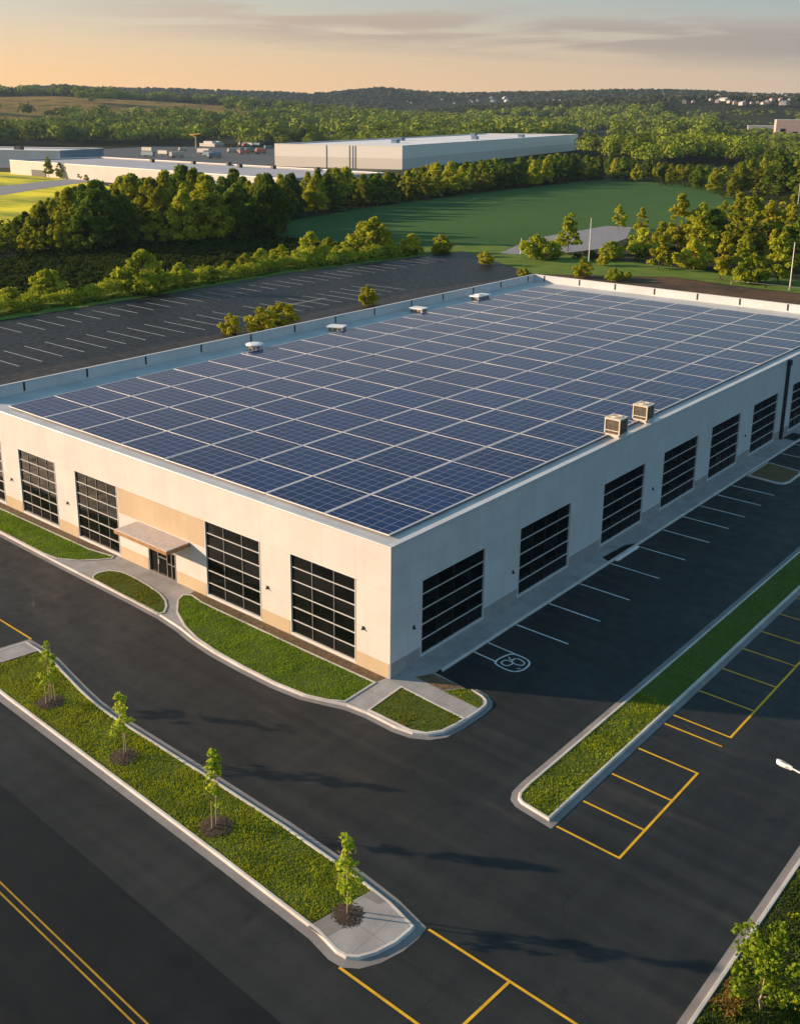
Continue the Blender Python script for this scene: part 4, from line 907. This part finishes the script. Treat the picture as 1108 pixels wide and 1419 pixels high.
forest('forest', 5200, 1100, 2400, 106, 154, (10, 25), 1.0, 170, rr=(.45, .75), label= 'wide dark woodland filling the plain below the hills', keep=keep2)
forest('forest', 9000, 2300, 4500, 106, 154, (8, 16), 2.6, 40, 'far woods covering the low hills on the skyline', keep=keep3)

# ------------------------------------------------------------------ distant buildings
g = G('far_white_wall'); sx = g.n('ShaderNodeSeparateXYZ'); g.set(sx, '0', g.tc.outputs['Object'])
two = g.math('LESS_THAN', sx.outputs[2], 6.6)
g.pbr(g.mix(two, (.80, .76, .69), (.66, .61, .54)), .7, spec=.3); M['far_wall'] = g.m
M['far_plain'] = plain('white_cladding', (.44, .415, .38), .7, var=.06, scale=.1)
M['far_blue'] = plain('blue_cladding', (.12, .20, .27), .6, var=.15, scale=.1)
M['far_roof'] = plain('pale_roofing', (.72, .71, .72), .6, var=.10, scale=.03)
M['grey_roof'] = plain('grey_roofing', (.36, .36, .40), .7, var=.10, scale=.03)
M['far_pink'] = plain('pink_render', (.50, .36, .31), .8, var=.12, scale=.3)
M['yard'] = asphalt('yard_asphalt', (.075, .068, .066), (.10, .085, .07))
M['rust'] = plain('rust_red_paint', (.40, .16, .09), .6, var=.2)
M['pale_lot'] = concrete('pale_lot_concrete', (.25, .25, .27))
def block(name, A, u, length, depth, h, wall, roofm, label, extra=None):
    """rectangular building; A is one front corner, u the direction of its front"""
    ang = math.atan2(u[1], u[0]); t = empty(name, (A[0], A[1], 0), ang); tag(t, label, 'building')
    mb = MB()
    for q in (((0, 0), (length, 0)), ((length, 0), (length, depth)), ((length, depth), (0, depth)), ((0, depth), (0, 0))):
        (a, b), (c, d) = q; mb.face([(a, b, -1), (c, d, -1), (c, d, h), (a, b, h)])
    mb.build('wall', wall, t)
    mb = MB(); mb.box(.5, length-.5, .5, depth-.5, h-.9, h-.5); mb.build('roof', roofm, t)
    mb = MB(); e = .45
    mb.box(-.1, length+.1, -.1, e, h+.002, h+.35); mb.box(-.1, length+.1, depth-e, depth+.1, h+.002, h+.35); mb.box(-.1, e, e, depth-e, h+.002, h+.35); mb.box(length-e, length+.1, e, depth-e, h+.002, h+.35)
    mb.build('coping', 'far_roof', t)
    if extra: extra(t, length, depth, h)
    return t
def ex_big(t, l, d, h):
    for x in (l*.42, l*.60, l*.625, l*.645):
        mb = MB(); mb.box(x-.1, x+.1, -.25, -.02, 0, h-.2); mb.build('downpipe', 'grey_frame', t)
    for x, y in ((l*.8, d*.72), (l*.3, d*.35), (l*.55, d*.2), (l*.2, d*.8), (l*.7, d*.5)):
        mb = MB(); mb.box(x-2, x+2, y-3, y+3, h-.5, h+1.6); mb.box(x-2.3, x+2.3, y-3.3, y+3.3, h+1.6, h+1.9); mb.build('rooftop_box', 'far_blue', t)
a, b, c = np.array([-486.4, 459.2]), np.array([-380.0, 467.1]), np.array([-476.6, 849.0])
u = (b-a)/np.linalg.norm(b-a); n_ = np.array([-u[1], u[0]])
A = b-u*108
big_u = (c-b)/np.linalg.norm(c-b); perp = np.array([big_u[1], -big_u[0]])
A = b-perp*93
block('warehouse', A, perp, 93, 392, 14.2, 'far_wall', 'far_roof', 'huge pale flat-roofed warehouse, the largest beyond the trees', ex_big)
def ex_low(t, l, d, h):
    mb = MB(); mb.box(26, 42, -.3, -.02, 0, 3.4); mb.build('door', 'dark_metal', t)
    for i, x in enumerate((70, 104, 130, 150, 172, 200)):
        mb = MB(); mb.box(x-1, x+1, 50+(i % 3)*4, 52+(i % 3)*4, h-.5, h+1.0); mb.box(x-1.2, x+1.2, 49.8+(i % 3)*4, 52.2+(i % 3)*4, h+1, h+1.2); mb.build('rooftop_box', 'dark_metal', t)
    mb = MB(); mb.box(163, 173, -7, -.02, 0, 4); mb.face([(162, -8, 4.2), (174, -8, 4.2), (174, 0, 6), (162, 0, 6)]); mb.build('loading_bay', 'far_blue', t)
    mb = MB(); mb.box(200, 222, -8, -.02, 0, 5); mb.build('loading_bay', 'far_blue', t)
block('warehouse', (-521, 281), (1, -.075), 245, 60, 7.6, 'far_plain', 'grey_roof', 'long low white warehouse with grey roof in front of the huge one', ex_low)
def ex_blue(t, l, d, h):
    mb = MB(); mb.box(l*.75, l*.75+5, d*.3, d*.3+4, h-.5, h+2); mb.build('rooftop_box', 'dark_metal', t)
block('warehouse', (-720, 265), (.93, .36), 185, 48, 11, 'far_blue', 'far_roof', 'blue-clad warehouse at the left edge with white roof', ex_blue)
P = at(722, 186); block('warehouse', (P[0], P[1]), (.9, .44), 150, 60, 11, 'far_plain', 'far_roof', 'pale warehouse part hidden behind the far end of the huge one')
P = at(768, 185); block('warehouse', (P[0], P[1]), (.97, .24), 95, 60, 12, 'far_blue', 'far_roof', 'dark-walled building behind the right end of the huge warehouse')
P = at(75, 214); block('shed', (P[0], P[1]), (.9, .4), 28, 12, 5, 'far_plain', 'far_roof', 'small cream shed between the blue and the white warehouse')
sheet('warehouse_yard', [(-560, 345), (-390, 340), (-380, 460), (-490, 455), (-520, 690), (-740, 715), (-860, 640), (-820, 500), (-640, 400)], .02, 'yard')
sheet('access_road', [at(0, 258)[:2], at(60, 252)[:2], at(110, 246)[:2], at(135, 250)[:2], at(60, 261)[:2], at(0, 271)[:2]], .03, 'pale_lot')
# trailers and stacked goods in the yard
def trailer(kind):
    t = empty('trailer', (0, 0, 0)); 
    mb = MB(); mb.box(-6, 6, -1.25, 1.25, 1.1, 3.9)
    mb.build('body', kind, t, bevel=.08)
    mb = MB(); mb.box(-5.8, 5.8, -.5, .5, .8, 1.09)
    for x in (-4.6, -3.3, 4.4):
        for y in (-1.2, .9): mb.tube([(x, y, .5), (x, y+.3, .5)], .5, 10)
    mb.build('chassis', 'dark_metal', t); return t
tk = Kind(trailer('far_plain'), trailer('rust'), trailer('far_blue'))
lbl = ['pale box trailer parked in the warehouse yard', 'rust-red box trailer parked in the warehouse yard', 'blue box trailer parked in the warehouse yard']
for k in range(34):
    x, y = (random.uniform(330, 376), random.uniform(197, 214)) if k < 22 else (random.uniform(200, 330), random.uniform(207, 219))
    P = at(x, y); i = random.choice((0, 1, 1, 2)) if k < 22 else random.choice((0, 0, 2)); tk.place((P[0], P[1], .02), random.uniform(.8, 1.2), lbl[i], 'trailer', lbl[i].split(' box')[0]+' trailers in the warehouse yard', i=i, rz=random.choice((.1, 1.65, 1.7))+random.uniform(-.1, .1))
tk.clean()
# yard mast and lattice gantry
P = at(330, 208); t = empty('light_mast', (P[0], P[1], 0)); tag(t, 'tall thin light mast in the warehouse yard', 'mast')
mb = MB(); mb.tube([(0, 0, 0), (0, 0, 20)], [.45, .25], 8); mb.build('pole', 'bark', t); mb = MB(); mb.box(-1.5, 1.5, -.3, .3, 19.6, 20.3); mb.build('lamp_bar', 'dark_metal', t)
P = at(272, 205); t = empty('loading_crane', (P[0], P[1], 0)); tag(t, 'pale loading crane with slanted jib at the back of the warehouse yard', 'crane')
mb = MB(); mb.tube([(0, 0, 0), (0, 0, 11)], [.9, .6], 8); mb.build('mast', 'pale_bark', t); mb = MB(); mb.tube([(-9, 0, 12.6), (8, 0, 14)], [.8, .4], 6); mb.tube([(-9, 0, 12.6), (0, 0, 11)], .4, 6); mb.build('jib', 'dull_yellow', t)
for px_, w_ in ((290, 24), (303, 10)):
    P = at(px_, 203); t = empty('site_cabin', (P[0], P[1], 0)); tag(t, 'stacked pale cabins beside the crane in the yard' if w_ == 24 else 'pale low cabin right of the stacked cabins in the yard', 'cabin')
    mb = MB(); mb.box(-w_/2, w_/2, -3, 3, 0, 3); mb.box(-w_/4, w_/3, -2.5, 2.5, 3, 5.5); mb.build('body', 'far_plain', t, bevel=.1); mb = MB(); mb.box(-w_/2-.3, w_/2+.3, -3.3, 3.3, 2.9, 3.15); mb.build('roof', 'far_roof', t)
# right-hand far buildings
def ex_win(t, l, d, h):
    for i, (x, z) in enumerate(((l*.18, h*.3), (l*.72, h*.62), (l*.5, h*.12), (l*.72, h*.22))):
        mb = MB(); mb.box(x-l*.06, x+l*.06, -.3, -.05, z, z+h*.2); mb.build('window', 'glass', t)
P = at(1073, 186); P = CAM+(P-CAM)*.62; gz = 0
def far_block(x, yb, frac, *a, **k):
    """stand it on the line of sight at a fraction of the flat-ground distance, on the ground there"""
    P = at(x, yb); return block(a[0], (P[0], P[1]), *a[1:], **k)
far_block(1073, 190, 1, 'office_block', (.92, .39), 52, 60, 24, 'far_pink', 'far_roof', 'pinkish office block with a blue-grey side at the right edge', ex_win)
far_block(1003, 181, 1, 'industrial_building', (.90, .43), 110, 60, 15, 'far_plain', 'far_roof', 'long white industrial building among the trees at the right')
far_block(1035, 184, 1, 'industrial_building', (.92, .40), 60, 40, 12, 'far_plain', 'far_roof', 'lower white industrial building just right of the long one')
# town on the far slope
def house(w_, d, h, wall, roofm):
    t = empty('house', (0, 0, 0)); mb = MB(); mb.box(-w_/2, w_/2, -d/2, d/2, -2, h); mb.build('wall', wall, t)
    mb = MB(); r = h+d*.25
    v = [(-w_/2-.5, -d/2-.5, h), (w_/2+.5, -d/2-.5, h), (w_/2+.5, d/2+.5, h), (-w_/2-.5, d/2+.5, h), (-w_/2, 0, r), (w_/2, 0, r)]
    for f in ((0, 1, 5, 4), (2, 3, 4, 5), (1, 2, 5), (3, 0, 4)): mb.face([v[i] for i in f])
    mb.build('roof', roofm, t); return t
hk = Kind(house(34, 16, 9, 'far_pink', 'grey_roof'), house(22, 14, 8, 'far_plain', 'rust'), house(60, 24, 9, 'far_plain', 'grey_roof'))
for p in HP:
    i = rr.choice((0, 0, 1, 2)); hk.place((p[0], p[1], float(hill(p[0], p[1])[0])+4), rr.uniform(.32, .6), ('grey-roofed house of the far town on the slope', 'red-roofed house of the far town on the slope', 'long pale block of the far town on the slope')[i], 'house', ('grey-roofed houses of the far town', 'red-roofed houses of the far town', 'long blocks of the far town')[i], i=i, rz=2.2+rr.uniform(-.4, .4))
hk.clean()

# ------------------------------------------------------------------ pale lot, poles, guard rail
sheet('pale_lot', [at(690, 352)[:2], at(735, 331)[:2], at(800, 320)[:2], at(840, 313)[:2], at(875, 315)[:2], at(868, 330)[:2], at(830, 345)[:2], at(770, 352)[:2]], .02, 'pale_lot')
for x, yb, yt, lab in ((815, 364, 305, 'tall white pole behind the far roof corner'), (1093, 402, 339, 'white pole at the right beside the guard rail'), (721, 352, 331, 'short thin pole beside the round yellow bush'), (1104, 290, 256, 'white pole far off at the right edge of the field')):
    P = at(x, yb); z = (P-CAM)@Fw; h = (yb-yt)*z/FPX/Up[2]; t = empty('lamp_post', (P[0], P[1], 0)); tag(t, lab, 'pole')
    mb = MB(); mb.tube([(0, 0, 0), (0, 0, h)], [.11, .07], 8); mb.build('pole', 'white_metal', t); mb = MB(); mb.tube([(0, 0, 0), (0, 0, .4)], [.24, .2], 10); mb.build('base', 'kerb', t)
def rail(pts, label):
    t = empty('guard_rail', (0, 0, 0)); tag(t, label, 'guard rail'); mb = MB()
    for a, b in zip(pts[:-1], pts[1:]): mb.tube([(*a, .75), (*b, .75)], .045, 6)
    mb.build('rail', 'grey_frame', t)
    for a, b in zip(pts[:-1], pts[1:]):
        n = max(1, int(math.dist(a, b)/4))
        for i in range(n+1):
            p = (a[0]+(b[0]-a[0])*i/n, a[1]+(b[1]-a[1])*i/n); mb = MB(); mb.box(p[0]-.07, p[0]+.07, p[1]-.07, p[1]+.07, 0, .62); mb.build('post', 'stake', t)
rail([tuple(at(1012, 394)[:2]), tuple(at(1060, 399)[:2]), tuple(at(1125, 406)[:2])], 'pale guard rail behind the dirt yard, near the right-hand pole')

# street lamp reaching in from the right
h0 = at(1084, 1059, 8.0); h1 = at(1108, 1071.5, 8.0); dv = Vector(((h1-h0)[0], (h1-h0)[1], 0)).normalized(); bp = Vector((h0[0], h0[1], 0))+dv*3.0
t = empty('street_lamp', (bp.x, bp.y, .1), math.atan2(-dv.y, -dv.x)); tag(t, 'white street lamp head on a thin arm reaching in from the right edge', 'street lamp')
mb = MB(); mb.tube([(0, 0, 0), (0, 0, 7.85)], [.10, .07], 10); mb.build('pole', 'white_metal', t, True)
mb = MB(); mb.tube([(0, 0, 7.75), (1.2, 0, 7.88), (2.62, 0, 7.92)], [.04, .035, .028], 8); mb.build('arm', 'white_metal', t, True)
mb = MB()
prof = [(2.58, .03), (2.7, .06), (2.84, .13), (3.04, .16), (3.18, .13), (3.26, .07), (3.29, .01)]
for z0, z1, k in ((7.84, 7.92, 0), (7.92, 8.0, 1)):
    for i in range(len(prof)-1):
        (x0, w0), (x1, w1) = prof[i], prof[i+1]; s0, s1 = (1, .55) if k else (.8, 1)
        mb.face([(x0, -w0*s0, z0), (x1, -w1*s0, z0), (x1, -w1*s1, z1), (x0, -w0*s1, z1)]); mb.face([(x1, w1*s0, z0), (x0, w0*s0, z0), (x0, w0*s1, z1), (x1, w1*s1, z1)])
        mb.face([(x0, -w0*s1, z1), (x1, -w1*s1, z1), (x1, w1*s1, z1), (x0, w0*s1, z1)]) if k else mb.face([(x0, w0*s0, z0), (x1, w1*s0, z0), (x1, -w1*s0, z0), (x0, -w0*s0, z0)])
hd = mb.build('lamp_head', 'white_metal', t)
mb = MB(); mb.box(2.84, 3.1, -.03, .03, 8.001, 8.02); mb.build('heat_sink', 'grille', hd)

print('TREES', cnt)
HAZE = 4e-5
if HAZE:
    g = G('haze_air'); v = g.n('ShaderNodeVolumePrincipled'); g.set(v, 'Color', (.55, .74, 1.0)); g.set(v, 'Density', HAZE); g.set(v, 'Anisotropy', .2); g.t.links.new(v.outputs[0], g.o.inputs['Volume']); M['haze'] = g.m
    mb = MB(); mb.box(-11500, 11500, -11500, 11500, -8, 170); tag(mb.build('haze', 'haze'), 'thin warm evening haze over the land', 'haze', kind='stuff')
